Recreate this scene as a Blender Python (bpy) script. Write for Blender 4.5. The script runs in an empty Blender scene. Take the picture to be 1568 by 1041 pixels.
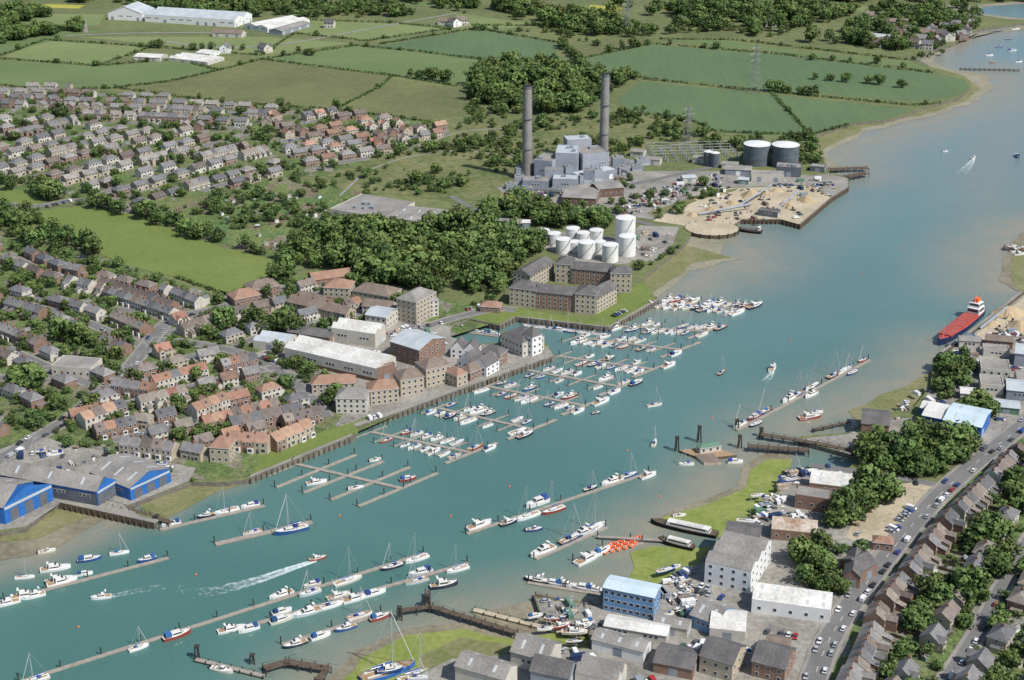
import bpy, math, random
from math import sin,cos,atan,atan2,pi,radians,sqrt,hypot
from mathutils import Vector, Matrix, noise
R=random.Random(11)
H=343.0; TH=atan(940/2300); CS,SN=cos(TH),sin(TH); LZ=2.5
def G(u,v,z=LZ):
    dx=(u-784)/2300; dy=(v-520.5)/2300
    t=(H-z)/(SN+dy*CS)
    return Vector((dx*t,(CS-dy*SN)*t,z))
sc=bpy.context.scene
COL=sc.collection
# ---------------------------------------------------------------- materials
def newmat(name):
    m=bpy.data.materials.new(name); m.use_nodes=True
    nt=m.node_tree; b=nt.nodes['Principled BSDF']; return m,nt,b
def c4(c): return (c[0],c[1],c[2],1)
def mat(name,c,c2=None,rough=.85,scale=.2,fs=12,tint=False,spec=.25,metal=0,rnd=0,w=.45,stretch=None,bump=0,rot=0):
    m,nt,b=newmat(name); N=nt.nodes; L=nt.links
    if c2 is None: c2=tuple(min(1,x*1.22) for x in c); c=tuple(x*.78 for x in c)
    tc=N.new('ShaderNodeTexCoord'); src=tc.outputs['Object']; raw=src
    if stretch:
        mp=N.new('ShaderNodeMapping'); mp.inputs['Scale'].default_value=stretch; mp.inputs['Rotation'].default_value=(0,0,rot); L.new(src,mp.inputs[0]); src=mp.outputs[0]
    n1=N.new('ShaderNodeTexNoise'); n1.inputs['Scale'].default_value=scale; n1.inputs['Detail'].default_value=4
    n2=N.new('ShaderNodeTexNoise'); n2.inputs['Scale'].default_value=scale*fs; n2.inputs['Detail'].default_value=3
    L.new(raw,n1.inputs['Vector']); L.new(src,n2.inputs['Vector'])
    mx=N.new('ShaderNodeMix'); mx.inputs[0].default_value=w
    L.new(n1.outputs[0],mx.inputs[2]); L.new(n2.outputs[0],mx.inputs[3])
    mr=N.new('ShaderNodeMapRange'); mr.inputs[1].default_value=.36; mr.inputs[2].default_value=.64
    L.new(mx.outputs[0],mr.inputs[0])
    cm=N.new('ShaderNodeMix'); cm.data_type='RGBA'; cm.inputs[6].default_value=c4(c); cm.inputs[7].default_value=c4(c2)
    L.new(mr.outputs[0],cm.inputs[0]); out=cm.outputs[2]
    if tint or rnd:
        oi=N.new('ShaderNodeObjectInfo')
    if tint:
        mu=N.new('ShaderNodeMix'); mu.data_type='RGBA'; mu.blend_type='MULTIPLY'; mu.inputs[0].default_value=1
        L.new(out,mu.inputs[6]); L.new(oi.outputs['Color'],mu.inputs[7]); out=mu.outputs[2]
    if rnd:
        hs=N.new('ShaderNodeHueSaturation'); r2=N.new('ShaderNodeMapRange'); r2.inputs[3].default_value=1-rnd; r2.inputs[4].default_value=1+rnd
        L.new(oi.outputs['Random'],r2.inputs[0]); L.new(r2.outputs[0],hs.inputs['Value'])
        mm=N.new('ShaderNodeMath'); mm.operation='MULTIPLY'; mm.inputs[1].default_value=7.31; L.new(oi.outputs['Random'],mm.inputs[0])
        fr=N.new('ShaderNodeMath'); fr.operation='FRACT'; L.new(mm.outputs[0],fr.inputs[0])
        r3=N.new('ShaderNodeMapRange'); r3.inputs[3].default_value=.5-rnd*.08; r3.inputs[4].default_value=.5+rnd*.05
        L.new(fr.outputs[0],r3.inputs[0]); L.new(r3.outputs[0],hs.inputs['Hue'])
        L.new(out,hs.inputs['Color']); out=hs.outputs[0]
    L.new(out,b.inputs['Base Color'])
    b.inputs['Roughness'].default_value=rough; b.inputs['Specular IOR Level'].default_value=spec; b.inputs['Metallic'].default_value=metal
    if bump:
        bp=N.new('ShaderNodeBump'); bp.inputs['Strength'].default_value=bump; bp.inputs['Distance'].default_value=.3
        L.new(n2.outputs[0],bp.inputs['Height']); L.new(bp.outputs[0],b.inputs['Normal'])
    return m
M={}
M['land']=mat('meadow_ground',(.095,.12,.05),(.18,.195,.08),scale=.012,fs=18,w=.55)
M['scrub']=mat('scrub_ground',(.08,.115,.035),(.21,.20,.095),scale=.03,fs=8,w=.5)
M['f_dark']=mat('wheat_crop',(.085,.14,.065),(.115,.17,.078),scale=.006,fs=40,w=.4,stretch=(1,.06,1),rot=.5)  # crop and pasture colours paled in place of distance haze
M['f_mid']=mat('barley_crop',(.105,.155,.06),(.145,.19,.075),scale=.008,fs=30,w=.45,stretch=(.08,1,1),rot=.2)
M['f_lite']=mat('pasture_grass',(.15,.19,.075),(.20,.235,.095),scale=.01,fs=20,w=.5)
M['f_brown']=mat('rough_pasture',(.11,.125,.055),(.165,.17,.072),scale=.012,fs=15,w=.5)
M['f_yel']=mat('rapeseed_crop',(.3,.3,.05),(.42,.38,.08),scale=.03)
M['lawn']=mat('mown_grass',(.12,.165,.04),(.175,.215,.06),scale=.02,fs=25,w=.5)
M['asph']=mat('asphalt_road',(.14,.14,.135),(.20,.195,.19),scale=.08,fs=12)
M['path']=mat('paving_concrete',(.21,.2,.18),(.31,.29,.26),scale=.1)
M['conc']=mat('yard_concrete',(.17,.16,.14),(.35,.33,.29),scale=.05,fs=9)
M['sand']=mat('sand_yard',(.33,.28,.19),(.52,.45,.33),scale=.04,fs=10)
M['sandpile']=mat('sand_heap',(.36,.27,.16),(.48,.38,.25),scale=.1)
M['white_line']=mat('road_marking_paint',(.6,.6,.57),(.75,.75,.7),scale=.5)
M['mud']=mat('tidal_mud',(.16,.14,.095),(.28,.25,.175),scale=.04,fs=8,rough=.6)
M['beach']=mat('foreshore_sand',(.20,.19,.13),(.31,.285,.21),scale=.03,fs=8)
M['algae']=mat('algae_foreshore',(.15,.20,.04),(.27,.29,.09),scale=.05,fs=7)
M['olive']=mat('weedy_mud',(.13,.15,.05),(.24,.22,.12),scale=.05,fs=8)
M['stone']=mat('seawall_stone',(.10,.09,.075),(.22,.2,.165),scale=.3,fs=6)
M['timber']=mat('weathered_timber',(.07,.05,.035),(.14,.11,.08),scale=.6)
M['deck']=mat('pontoon_deck',(.24,.21,.175),(.38,.34,.29),scale=.5)
M['pile']=mat('steel_pile',(.03,.03,.03),(.07,.06,.05),scale=.5)
M['roof']=mat('roof_tiles',(.72,.72,.72),(1.25,1.25,1.25),scale=.35,fs=6,tint=True,rnd=.15)
M['brick']=mat('red_brick',(.20,.125,.09),(.29,.19,.145),scale=.4)
M['buff']=mat('buff_brick',(.35,.3,.22),(.48,.42,.33),scale=.4)
M['rend']=mat('cream_render',(.46,.43,.37),(.60,.57,.50),scale=.3)
M['white']=mat('white_paint',(.68,.68,.66),(.8,.8,.79),scale=.3,rough=.5)
M['dkbrick']=mat('dark_brick',(.12,.075,.055),(.19,.12,.09),scale=.4)
M['glass']=mat('window_glass',(.02,.025,.03),(.05,.06,.07),scale=1.5,rough=.12,spec=.6)
M['door']=mat('door_paint',(.05,.06,.09),(.1,.08,.06),scale=1)
M['chim']=mat('chimney_brick',(.2,.12,.085),(.28,.18,.13),scale=.8)
M['pot']=mat('clay_pot',(.35,.16,.09),scale=1)
M['bluew']=mat('blue_cladding',(.02,.11,.36),(.04,.16,.45),scale=.3,rough=.5,stretch=(1,1,.2))
M['bluel']=mat('pale_blue_cladding',(.12,.25,.44),(.17,.31,.5),scale=.3,rough=.5)
M['gclad']=mat('grey_cladding',(.20,.23,.27),(.29,.32,.36),scale=.2,rough=.55,stretch=(1,1,.2))
M['psclad']=mat('light_grey_cladding',(.27,.29,.33),(.38,.40,.44),scale=.12,rough=.55,stretch=(1,1,.2))
M['dclad']=mat('dark_cladding',(.09,.10,.12),(.15,.16,.18),scale=.2,rough=.6)
M['rwhite']=mat('white_sheet_roof',(.46,.44,.40),(.74,.73,.69),scale=.08,fs=10,rough=.55)
M['rgrey']=mat('asbestos_sheet_roof',(.19,.18,.165),(.33,.31,.285),scale=.1,fs=10)
M['rdark']=mat('slate_roof',(.095,.09,.09),(.17,.16,.155),scale=.15,fs=8)
M['rlite']=mat('metal_sheet_roof',(.36,.40,.42),(.52,.55,.57),scale=.1,fs=10,rough=.45)
M['rblue']=mat('pale_blue_roof',(.45,.56,.62),(.58,.68,.72),scale=.1,fs=10,rough=.5)
M['rbrn']=mat('brown_tile_roof',(.16,.125,.10),(.25,.20,.165),scale=.2,fs=8)
M['rorg']=mat('orange_tile_roof',(.26,.155,.11),(.36,.225,.165),scale=.2,fs=8)
M['rust']=mat('rusty_sheet_roof',(.30,.19,.12),(.6,.55,.48),scale=.12,fs=5)
M['rlight']=mat('rooflight_panel',(.4,.43,.43),(.55,.58,.58),scale=.5,rough=.4)
M['tank']=mat('tank_paint',(.62,.62,.60),(.77,.77,.75),scale=.15,rough=.5)
M['tankd']=mat('tank_steel',(.09,.11,.13),(.14,.16,.18),scale=.15,rough=.5)
M['stack']=mat('chimney_concrete',(.19,.185,.175),(.29,.28,.26),scale=.08,stretch=(1,1,.3))
M['steel']=mat('galvanised_steel',(.22,.23,.24),(.32,.33,.34),scale=.5,rough=.5,metal=.3)
M['hull']=mat('hull_gelcoat',(.95,.95,.95),(1,1,1),scale=.3,tint=True,rough=.25,spec=.5)
M['bdeck']=mat('boat_deck',(.60,.58,.54),(.74,.73,.7),scale=.6,rough=.5)
M['teak']=mat('teak_deck',(.28,.19,.11),(.4,.28,.17),scale=.8)
M['canvas']=mat('canvas_cover',(.02,.05,.2),(.04,.09,.28),scale=.8,rnd=.4)
M['mast']=mat('alloy_mast',(.5,.5,.5),(.62,.62,.62),scale=1,rough=.35,metal=.4)
M['car']=mat('car_paint',(.95,.95,.95),(1,1,1),scale=.5,tint=True,rough=.25,spec=.6)
M['tyre']=mat('tyre_rubber',(.015,.015,.015),(.03,.03,.03),scale=2)
M['red']=mat('red_paint',(.36,.06,.05),(.46,.10,.08),scale=.2,rough=.5)
M['orange']=mat('orange_tube',(.75,.10,.02),(.85,.16,.04),scale=.5,rough=.5)
M['navy']=mat('navy_hull_paint',(.015,.03,.08),(.03,.05,.12),scale=.1,rough=.4)
M['green']=mat('green_paint',(.10,.19,.13),(.14,.24,.17),scale=.3)
M['bark']=mat('tree_bark',(.06,.045,.03),(.11,.08,.06),scale=1.5)
M['leaf0']=mat('foliage_dark',(.035,.065,.02),(.055,.092,.026),scale=.4,rnd=.25,rough=.7)  # dark leaf tone, also used as painted shade low in tree crowns
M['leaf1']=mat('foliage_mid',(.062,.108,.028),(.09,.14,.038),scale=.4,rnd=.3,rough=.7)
M['leaf2']=mat('foliage_light',(.095,.15,.04),(.135,.19,.055),scale=.4,rnd=.3,rough=.7)  # pale leaf tone for crown tops, sunlight put into the colour
def patch(name,cols,scale,edge=None):
    m,nt,b=newmat(name);N=nt.nodes;L=nt.links
    tc=N.new('ShaderNodeTexCoord'); v=N.new('ShaderNodeTexVoronoi'); v.inputs['Scale'].default_value=scale
    v.distance='CHEBYCHEV'
    mp=N.new('ShaderNodeMapping'); mp.inputs['Rotation'].default_value=(0,0,.35); mp.inputs['Scale'].default_value=(1,.6,1)
    L.new(tc.outputs['Object'],mp.inputs[0]); L.new(mp.outputs[0],v.inputs['Vector'])
    sp=N.new('ShaderNodeSeparateColor'); L.new(v.outputs['Color'],sp.inputs[0])
    cr=N.new('ShaderNodeValToRGB'); cr.color_ramp.interpolation='CONSTANT'
    e=cr.color_ramp.elements
    while len(e)<len(cols): e.new(.5)
    for i,c in enumerate(cols): e[i].position=i/len(cols); e[i].color=c4(c)
    L.new(sp.outputs[0],cr.inputs[0])
    n=N.new('ShaderNodeTexNoise'); n.inputs['Scale'].default_value=.6; n.inputs['Detail'].default_value=5
    L.new(tc.outputs['Object'],n.inputs['Vector'])
    mr=N.new('ShaderNodeMapRange'); mr.inputs[1].default_value=.3; mr.inputs[2].default_value=.7; mr.inputs[3].default_value=.5; mr.inputs[4].default_value=1.45
    L.new(n.outputs[0],mr.inputs[0])
    mu=N.new('ShaderNodeMix'); mu.data_type='RGBA'; mu.blend_type='MULTIPLY'; mu.inputs[0].default_value=1
    L.new(cr.outputs[0],mu.inputs[6]); L.new(mr.outputs[0],mu.inputs[7]); L.new(mu.outputs[2],b.inputs['Base Color'])
    b.inputs['Roughness'].default_value=.9
    return m
M['gard']=patch('garden_plots',[(.10,.14,.04),(.12,.165,.05),(.08,.115,.035),(.18,.17,.12),(.10,.145,.04),(.13,.15,.06),(.08,.115,.035),(.21,.20,.17),(.12,.16,.05)],.11)
M['allot']=patch('allotment_plots',[(.1,.14,.04),(.16,.13,.08),(.085,.13,.035),(.13,.17,.05),(.18,.17,.1),(.09,.15,.045)],.08)
def water():
    m,nt,b=newmat('river_water');N=nt.nodes;L=nt.links
    tc=N.new('ShaderNodeTexCoord')
    n=N.new('ShaderNodeTexNoise'); n.inputs['Scale'].default_value=.008; n.inputs['Detail'].default_value=6; n.inputs['Distortion'].default_value=.6
    L.new(tc.outputs['Object'],n.inputs['Vector'])
    mr=N.new('ShaderNodeMapRange'); mr.inputs[1].default_value=.35; mr.inputs[2].default_value=.65; L.new(n.outputs[0],mr.inputs[0])
    a=N.new('ShaderNodeMix'); a.data_type='RGBA'; a.inputs[6].default_value=(.063,.15,.132,1); a.inputs[7].default_value=(.08,.175,.154,1)
    L.new(mr.outputs[0],a.inputs[0])
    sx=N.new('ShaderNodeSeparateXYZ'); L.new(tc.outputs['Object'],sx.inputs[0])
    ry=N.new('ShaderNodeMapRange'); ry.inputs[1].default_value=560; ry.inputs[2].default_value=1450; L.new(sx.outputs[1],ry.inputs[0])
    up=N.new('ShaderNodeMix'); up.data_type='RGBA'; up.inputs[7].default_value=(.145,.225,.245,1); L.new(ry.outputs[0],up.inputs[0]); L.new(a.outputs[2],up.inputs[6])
    at=N.new('ShaderNodeAttribute'); at.attribute_name='shal'
    n3=N.new('ShaderNodeTexNoise'); n3.inputs['Scale'].default_value=.05; n3.inputs['Detail'].default_value=5
    L.new(tc.outputs['Object'],n3.inputs['Vector'])
    ad=N.new('ShaderNodeMath'); ad.operation='MULTIPLY_ADD'; ad.inputs[1].default_value=1.2; ad.inputs[2].default_value=.4; L.new(n3.outputs[0],ad.inputs[0])
    mu=N.new('ShaderNodeMath'); mu.operation='MULTIPLY'; mu.use_clamp=True; L.new(ad.outputs[0],mu.inputs[0]); L.new(at.outputs['Fac'],mu.inputs[1])
    s=N.new('ShaderNodeMix'); s.data_type='RGBA'; s.inputs[7].default_value=(.25,.235,.18,1)
    L.new(mu.outputs[0],s.inputs[0]); L.new(up.outputs[2],s.inputs[6]); L.new(s.outputs[2],b.inputs['Base Color'])
    b.inputs['Roughness'].default_value=.24; b.inputs['Specular IOR Level'].default_value=.5; b.inputs['IOR'].default_value=1.33
    n2=N.new('ShaderNodeTexNoise'); n2.inputs['Scale'].default_value=.35; n2.inputs['Detail'].default_value=5
    mp=N.new('ShaderNodeMapping'); mp.inputs['Scale'].default_value=(1,1.8,1); mp.inputs['Rotation'].default_value=(0,0,.5)
    L.new(tc.outputs['Object'],mp.inputs[0]); L.new(mp.outputs[0],n2.inputs['Vector'])
    bp=N.new('ShaderNodeBump'); bp.inputs['Strength'].default_value=.5; bp.inputs['Distance'].default_value=.7
    L.new(n2.outputs[0],bp.inputs['Height']); L.new(bp.outputs[0],b.inputs['Normal'])
    return m
M['water']=water()
def foam():
    m,nt,b=newmat('wake_foam');N=nt.nodes;L=nt.links
    b.inputs['Base Color'].default_value=(.6,.7,.68,1); b.inputs['Roughness'].default_value=.6
    tc=N.new('ShaderNodeTexCoord'); n=N.new('ShaderNodeTexNoise'); n.inputs['Scale'].default_value=.5; n.inputs['Detail'].default_value=6
    L.new(tc.outputs['Object'],n.inputs['Vector'])
    at=N.new('ShaderNodeAttribute'); at.attribute_name='dens'
    ad=N.new('ShaderNodeMath'); ad.operation='ADD'; L.new(n.outputs[0],ad.inputs[0]); L.new(at.outputs['Fac'],ad.inputs[1])
    mr=N.new('ShaderNodeMapRange'); mr.inputs[1].default_value=.8; mr.inputs[2].default_value=1.3; L.new(ad.outputs[0],mr.inputs[0])
    L.new(mr.outputs[0],b.inputs['Alpha'])
    return m
M['foam']=foam()
# ---------------------------------------------------------------- mesh builder
class MB:
    def __init__(s): s.v=[];s.f=[];s.m=[];s.mats=[]
    def mi(s,k):
        if k not in s.mats: s.mats.append(k)
        return s.mats.index(k)
    def face(s,pts,k):
        i=len(s.v); s.v.extend([tuple(p) for p in pts]); s.f.append(tuple(range(i,i+len(pts)))); s.m.append(s.mi(k))
    def box(s,x0,y0,z0,x1,y1,z1,k,top=None,bot=False):
        p=[(x0,y0),(x1,y0),(x1,y1),(x0,y1)]; s.prism(p,z0,z1,k,top or k,bot)
    def prism(s,p,z0,z1,k,top,bot=False):
        n=len(p)
        for i in range(n):
            a,b=p[i],p[(i+1)%n]
            s.face([(a[0],a[1],z0),(b[0],b[1],z0),(b[0],b[1],z1),(a[0],a[1],z1)],k)
        s.face([(q[0],q[1],z1) for q in p],top)
        if bot: s.face([(q[0],q[1],z0) for q in reversed(p)],k)
    def hexa(s,lo,hi,k):
        for i in range(4):
            j=(i+1)%4; s.face([lo[i],lo[j],hi[j],hi[i]],k)
        s.face(hi,k); s.face(list(reversed(lo)),k)
    def cyl(s,x,y,z0,z1,r0,r1,n,k,top=None):
        a=[2*pi*i/n for i in range(n)]
        for i in range(n):
            j=(i+1)%n
            s.face([(x+r0*cos(a[i]),y+r0*sin(a[i]),z0),(x+r0*cos(a[j]),y+r0*sin(a[j]),z0),(x+r1*cos(a[j]),y+r1*sin(a[j]),z1),(x+r1*cos(a[i]),y+r1*sin(a[i]),z1)],k)
        s.face([(x+r1*cos(t),y+r1*sin(t),z1) for t in a],top or k)
    def rod(s,p,q,r,k,n=4,r2=None):
        p=Vector(p);q=Vector(q);d=(q-p).normalized(); r2=r if r2 is None else r2
        u=d.cross(Vector((0,0,1)))
        if u.length<.01: u=Vector((1,0,0))
        u.normalize(); w=d.cross(u)
        A=[u*cos(2*pi*i/n)+w*sin(2*pi*i/n) for i in range(n)]
        for i in range(n):
            j=(i+1)%n; s.face([p+A[i]*r,p+A[j]*r,q+A[j]*r2,q+A[i]*r2],k)
        s.face([q+a*r2 for a in A],k)
    def mesh(s,name):
        me=bpy.data.meshes.new(name); me.from_pydata(s.v,[],s.f)
        for k in s.mats: me.materials.append(M[k])
        me.polygons.foreach_set('material_index',s.m); me.update(); return me
def place(name,me,loc=(0,0,0),rz=0,s=1,color=None,parent=None):
    o=bpy.data.objects.new(name,me); o.location=loc; o.rotation_euler=(0,0,rz)
    o.scale=(s,s,s) if not hasattr(s,'__len__') else s
    if color: o.color=(color[0],color[1],color[2],1)
    if parent: o.parent=parent
    COL.objects.link(o); return o
def empty(name):
    o=bpy.data.objects.new(name,None); COL.objects.link(o); return o
OC={}
def occ_add(x,y,r): OC.setdefault((int(x//12),int(y//12)),[]).append((x,y,r))
def occ_hit(x,y,r):
    cx,cy=int(x//12),int(y//12)
    for i in range(cx-1,cx+2):
        for j in range(cy-1,cy+2):
            for (a,b,c) in OC.get((i,j),()):
                if (a-x)**2+(b-y)**2<(r+c)**2: return True
    return False
def pip(x,y,P):
    ins=False; n=len(P); j=n-1
    for i in range(n):
        xi,yi=P[i][0],P[i][1]; xj,yj=P[j][0],P[j][1]
        if (yi>y)!=(yj>y) and x<(xj-xi)*(y-yi)/(yj-yi)+xi: ins=not ins
        j=i
    return ins
def W(pts,z=LZ): return [G(p[0],p[1],z) if len(p)==2 else Vector((p[0],p[1],z)) for p in pts]
def roughen(P,amp,step):
    out=[]
    for i in range(len(P)):
        a,b=P[i],P[(i+1)%len(P)]; L=(b-a).length; n=max(1,min(60,int(L/step)))
        for k in range(n):
            p=a.lerp(b,k/n); nv=noise.noise_vector(Vector((p.x*.03,p.y*.03,1.3)))+noise.noise_vector(Vector((p.x*.12,p.y*.12,4)))*.5
            out.append(Vector((p.x+nv.x*amp,p.y+nv.y*amp,p.z)))
    return out
def sheet(name,pts,k,z,amp=0,step=8):
    P=W(pts,z)
    if amp: P=roughen(P,amp,step)
    mb=MB(); mb.face(P,k); return place(name,mb.mesh(name))
def strip_pts(P,w,off=0):
    Ls=[];Rs=[]
    for i,p in enumerate(P):
        a=P[max(0,i-1)];b=P[min(len(P)-1,i+1)]; d=(b-a); d.z=0; d.normalize(); n=Vector((-d.y,d.x,0))
        Ls.append(p+n*(off+w/2)); Rs.append(p+n*(off-w/2))
    return Ls,Rs
def smooth(P,it=2):
    for _ in range(it):
        Q=[P[0]]
        for i in range(len(P)-1):
            Q.append(P[i].lerp(P[i+1],.25)); Q.append(P[i].lerp(P[i+1],.75))
        Q.append(P[-1]); P=Q
    return P
def ribbon(mb,P,w,z,k,off=0,h=0):
    Ls,Rs=strip_pts(P,w,off)
    for i in range(len(P)-1):
        a,b,c,d=Rs[i],Rs[i+1],Ls[i+1],Ls[i]
        q=[(t.x,t.y,z) for t in (a,b,c,d)]
        mb.face(q,k)
        if h:
            for s0,s1 in ((0,1),(1,2),(2,3),(3,0)):
                mb.face([(q[s0][0],q[s0][1],z-h),(q[s1][0],q[s1][1],z-h),q[s1],q[s0]],k)
RC=[0]
def road(pts,w,marks=False,pave=True,name='road',k='asph',dz=None,world=None):
    P=smooth(world or W(pts)); mb=MB(); RC[0]+=1
    dz=(.21+.0057*(RC[0]%14)) if not marks else .3
    ribbon(mb,P,w,LZ+dz,k)
    if pave:
        ribbon(mb,P,1.6,LZ+dz+.11,'path',w/2+.8,.12); ribbon(mb,P,1.6,LZ+dz+.11,'path',-w/2-.8,.12)
    tot=0
    for i in range(len(P)-1):
        L=(P[i+1]-P[i]).length; n=max(1,int(L/5))
        for j in range(n):
            q=P[i].lerp(P[i+1],j/n); occ_add(q.x,q.y,w/2+.5)
            if marks and int((tot+j*L/n)/5)%2==0:
                d=(P[i+1]-P[i]).normalized(); ribbon(mb,[q,q+d*4],.18,LZ+dz+.02,'white_line')
        tot+=L
    return place(name,mb.mesh(name))
# ---------------------------------------------------------------- building parts
def gable(mb,x0,y0,x1,y1,h,rh,ridge,ov,wall,roof,lights=0):
    if ridge=='y': a0,b0,a1,b1=y0,x0,y1,x1; P=lambda a,b,z:(b,a,z)
    else: a0,b0,a1,b1=x0,y0,x1,y1; P=lambda a,b,z:(a,b,z)
    bm=(b0+b1)/2; hw=(b1-b0)/2; sl=rh/hw
    for a in (a0,a1): mb.face([P(a,b0,h),P(a,b1,h),P(a,bm,h+rh)],wall)
    for sg in (-1,1):
        e=bm+sg*(hw+ov); ze=h-ov*sl+.1; zr=h+rh+.1
        hi=[P(a0-ov,e,ze),P(a1+ov,e,ze),P(a1+ov,bm,zr),P(a0-ov,bm,zr)]
        lo=[(p[0],p[1],p[2]-.18) for p in hi]
        mb.hexa(lo,hi,roof)
        if lights:
            n=max(2,int((a1-a0)/lights))
            for i in range(n):
                a=a0+(i+.5)*(a1-a0)/n
                f0,f1=.25,.75
                def S(aa,f): return P(aa,bm+sg*(hw*f),h+rh*(1-f)+.14)
                mb.face([S(a-.6,f0),S(a+.6,f0),S(a+.6,f1),S(a-.6,f1)],'rlight')
def hip(mb,x0,y0,x1,y1,h,rh,ov,roof):
    x0-=ov;y0-=ov;x1+=ov;y1+=ov
    mb.box(x0,y0,h-.15,x1,y1,h+.05,'white',bot=True)
    h+=.054
    if x1-x0>=y1-y0:
        d=(y1-y0)/2; a=(x0+d*.9,y0+d,h+rh); b=(x1-d*.9,y0+d,h+rh)
        mb.face([(x0,y0,h),(x1,y0,h),b,a],roof); mb.face([(x1,y1,h),(x0,y1,h),a,b],roof)
        mb.face([(x1,y0,h),(x1,y1,h),b],roof); mb.face([(x0,y1,h),(x0,y0,h),a],roof)
    else:
        d=(x1-x0)/2; a=(x0+d,y0+d*.9,h+rh); b=(x0+d,y1-d*.9,h+rh)
        mb.face([(x1,y0,h),(x1,y1,h),b,a],roof); mb.face([(x0,y1,h),(x0,y0,h),a,b],roof)
        mb.face([(x0,y0,h),(x1,y0,h),a],roof); mb.face([(x1,y1,h),(x0,y1,h),b],roof)
def wn(mb,p0,p1,t,z,w,h,frame='white',glass='glass',dp=.06):
    dx,dy=p1[0]-p0[0],p1[1]-p0[1]; L=hypot(dx,dy); dx/=L;dy/=L; nx,ny=dy,-dx
    def q(s,o,zz): return (p0[0]+dx*s+nx*o,p0[1]+dy*s+ny*o,zz)
    s0,s1=t-w/2,t+w/2
    lo=[q(s0-.12,0,z-.12),q(s1+.12,0,z-.12),q(s1+.12,dp,z-.12),q(s0-.12,dp,z-.12)]
    hi=[(a,b,z+h+.12) for a,b,c in lo]; mb.hexa(lo,hi,frame)
    mb.face([q(s0,dp+.01,z),q(s1,dp+.01,z),q(s1,dp+.01,z+h),q(s0,dp+.01,z+h)],glass)
def facade(mb,x0,y0,x1,y1,floors,fh,bay,w=1.3,h=1.4,z0=1.0,sides='fblr',frame='white'):
    S={'f':((x0,y0),(x1,y0)),'r':((x1,y0),(x1,y1)),'b':((x1,y1),(x0,y1)),'l':((x0,y1),(x0,y0))}
    for c in sides:
        p0,p1=S[c]; L=hypot(p1[0]-p0[0],p1[1]-p0[1]); n=max(1,int(L/bay))
        for f in range(floors):
            for i in range(n): wn(mb,p0,p1,(i+.5)*L/n,z0+f*fh,w,h,frame)
def chimney(mb,x,y,z0,z1,k='chim'):
    mb.box(x-.35,y-.6,z0,x+.35,y+.6,z1,k)
    for dy in (-.35,0,.35): mb.cyl(x,y+dy,z1,z1+.45,.13,.1,6,'pot')
def bld(name,p0,p1,dp,h,roof='gable',rh=2.5,wall='brick',rf='rgrey',floors=0,bay=3.5,ridge='x',n=1,ov=.4,lights=0,ww=1.3,wh=1.4,chim=0,band=None,doors=0,z=LZ,color=None,plant=0,base=None):
    a=G(p0[0],p0[1],z); b=G(p1[0],p1[1],z); d=b-a; ang=atan2(d.y,d.x); L=d.length
    nv=Vector((-d.y,d.x,0)).normalized()
    D=(G(dp[0],dp[1],z)-b).dot(nv) if hasattr(dp,'__len__') else dp
    D=abs(D); mb=MB()
    mb.box(0,0,-1,L,D,h,wall)
    if base: mb.box(-.05,-.05,-1,L+.05,D+.05,h*.28,base)
    if roof=='gable':
        for i in range(n):
            if ridge=='x': gable(mb,0,D*i/n,L,D*(i+1)/n,h,rh,'x',ov if n==1 else .02,wall,rf,lights)
            else: gable(mb,L*i/n,0,L*(i+1)/n,D,h,rh,'y',ov if n==1 else .02,wall,rf,lights)
    elif roof=='hip': hip(mb,0,0,L,D,h,rh,ov,rf)
    elif roof=='curve':
        m=10
        for i in range(m):
            t0,t1=i/m,(i+1)/m
            z0_=h+rh*sin(pi*t0);z1_=h+rh*sin(pi*t1)
            mb.face([(-.2,D*t0,z0_+.1),(L+.2,D*t0,z0_+.1),(L+.2,D*t1,z1_+.1),(-.2,D*t1,z1_+.1)],rf)
            for xx in (0,L): mb.face([(xx,D*t0,h),(xx,D*t1,h),(xx,D*t1,z1_),(xx,D*t0,z0_)],wall)
    else:
        mb.box(.3,.3,h,L-.3,D-.3,h+.05,rf)
        for q in ((0,0,L,.3),(0,D-.3,L,D),(0,.3,.3,D-.3),(L-.3,.3,L,D-.3)): mb.box(q[0],q[1],h+.003,q[2],q[3],h+.5,wall if wall!='glass' else 'conc')
    if plant:
        for i in range(plant):
            x=R.uniform(.2,.8)*L;y=R.uniform(.25,.75)*D;q=R.uniform(.8,2); mb.box(x-q,y-q,h+.05,x+q,y+q,h+1.6+i*.03,'gclad')
    if floors: facade(mb,0,0,L,D,floors,(h-.4)/floors,bay,ww,wh,z0=max(.9,(h-.4)/floors*.35))
    else:
        nb=max(1,int(L/11))
        for i in range(nb):
            x=(i+.5)*L/nb
            if R.random()<.5: mb.box(x-1.8,-.06,-1,x+1.8,.01,min(4,h*.75),'gclad' if wall!='gclad' else 'white')
            else:
                for dx in (-2.2,0,2.2): wn(mb,(0,0),(L,0),x+dx,h*.5,1.5,min(1.3,h*.25))
        nb=max(1,int(D/8))
        for i in range(nb):
            y=(i+.5)*D/nb
            if i%2==0: mb.box(L-.01,y-2,-1,L+.06,y+2,min(4.5,h*.75),'rlite')
            else: wn(mb,(L,0),(L,D),y,h*.5,2,min(1.3,h*.25))
    if band: mb.box(-.08,-.08,h*.80,L+.08,D+.08,h*.97,band)
    for i in range(chim):
        chimney(mb,(i+.5)*L/chim,D/2,h,h+rh+1.3)
    o=place(name,mb.mesh(name),a,ang,1,color)
    nx=max(1,int(L/6));ny=max(1,int(D/6)); dv=d.normalized()
    for i in range(nx+1):
        for j in range(ny+1):
            q=a+dv*(L*i/nx)+nv*(D*j/ny); occ_add(q.x,q.y,3.5)
    return o
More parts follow.
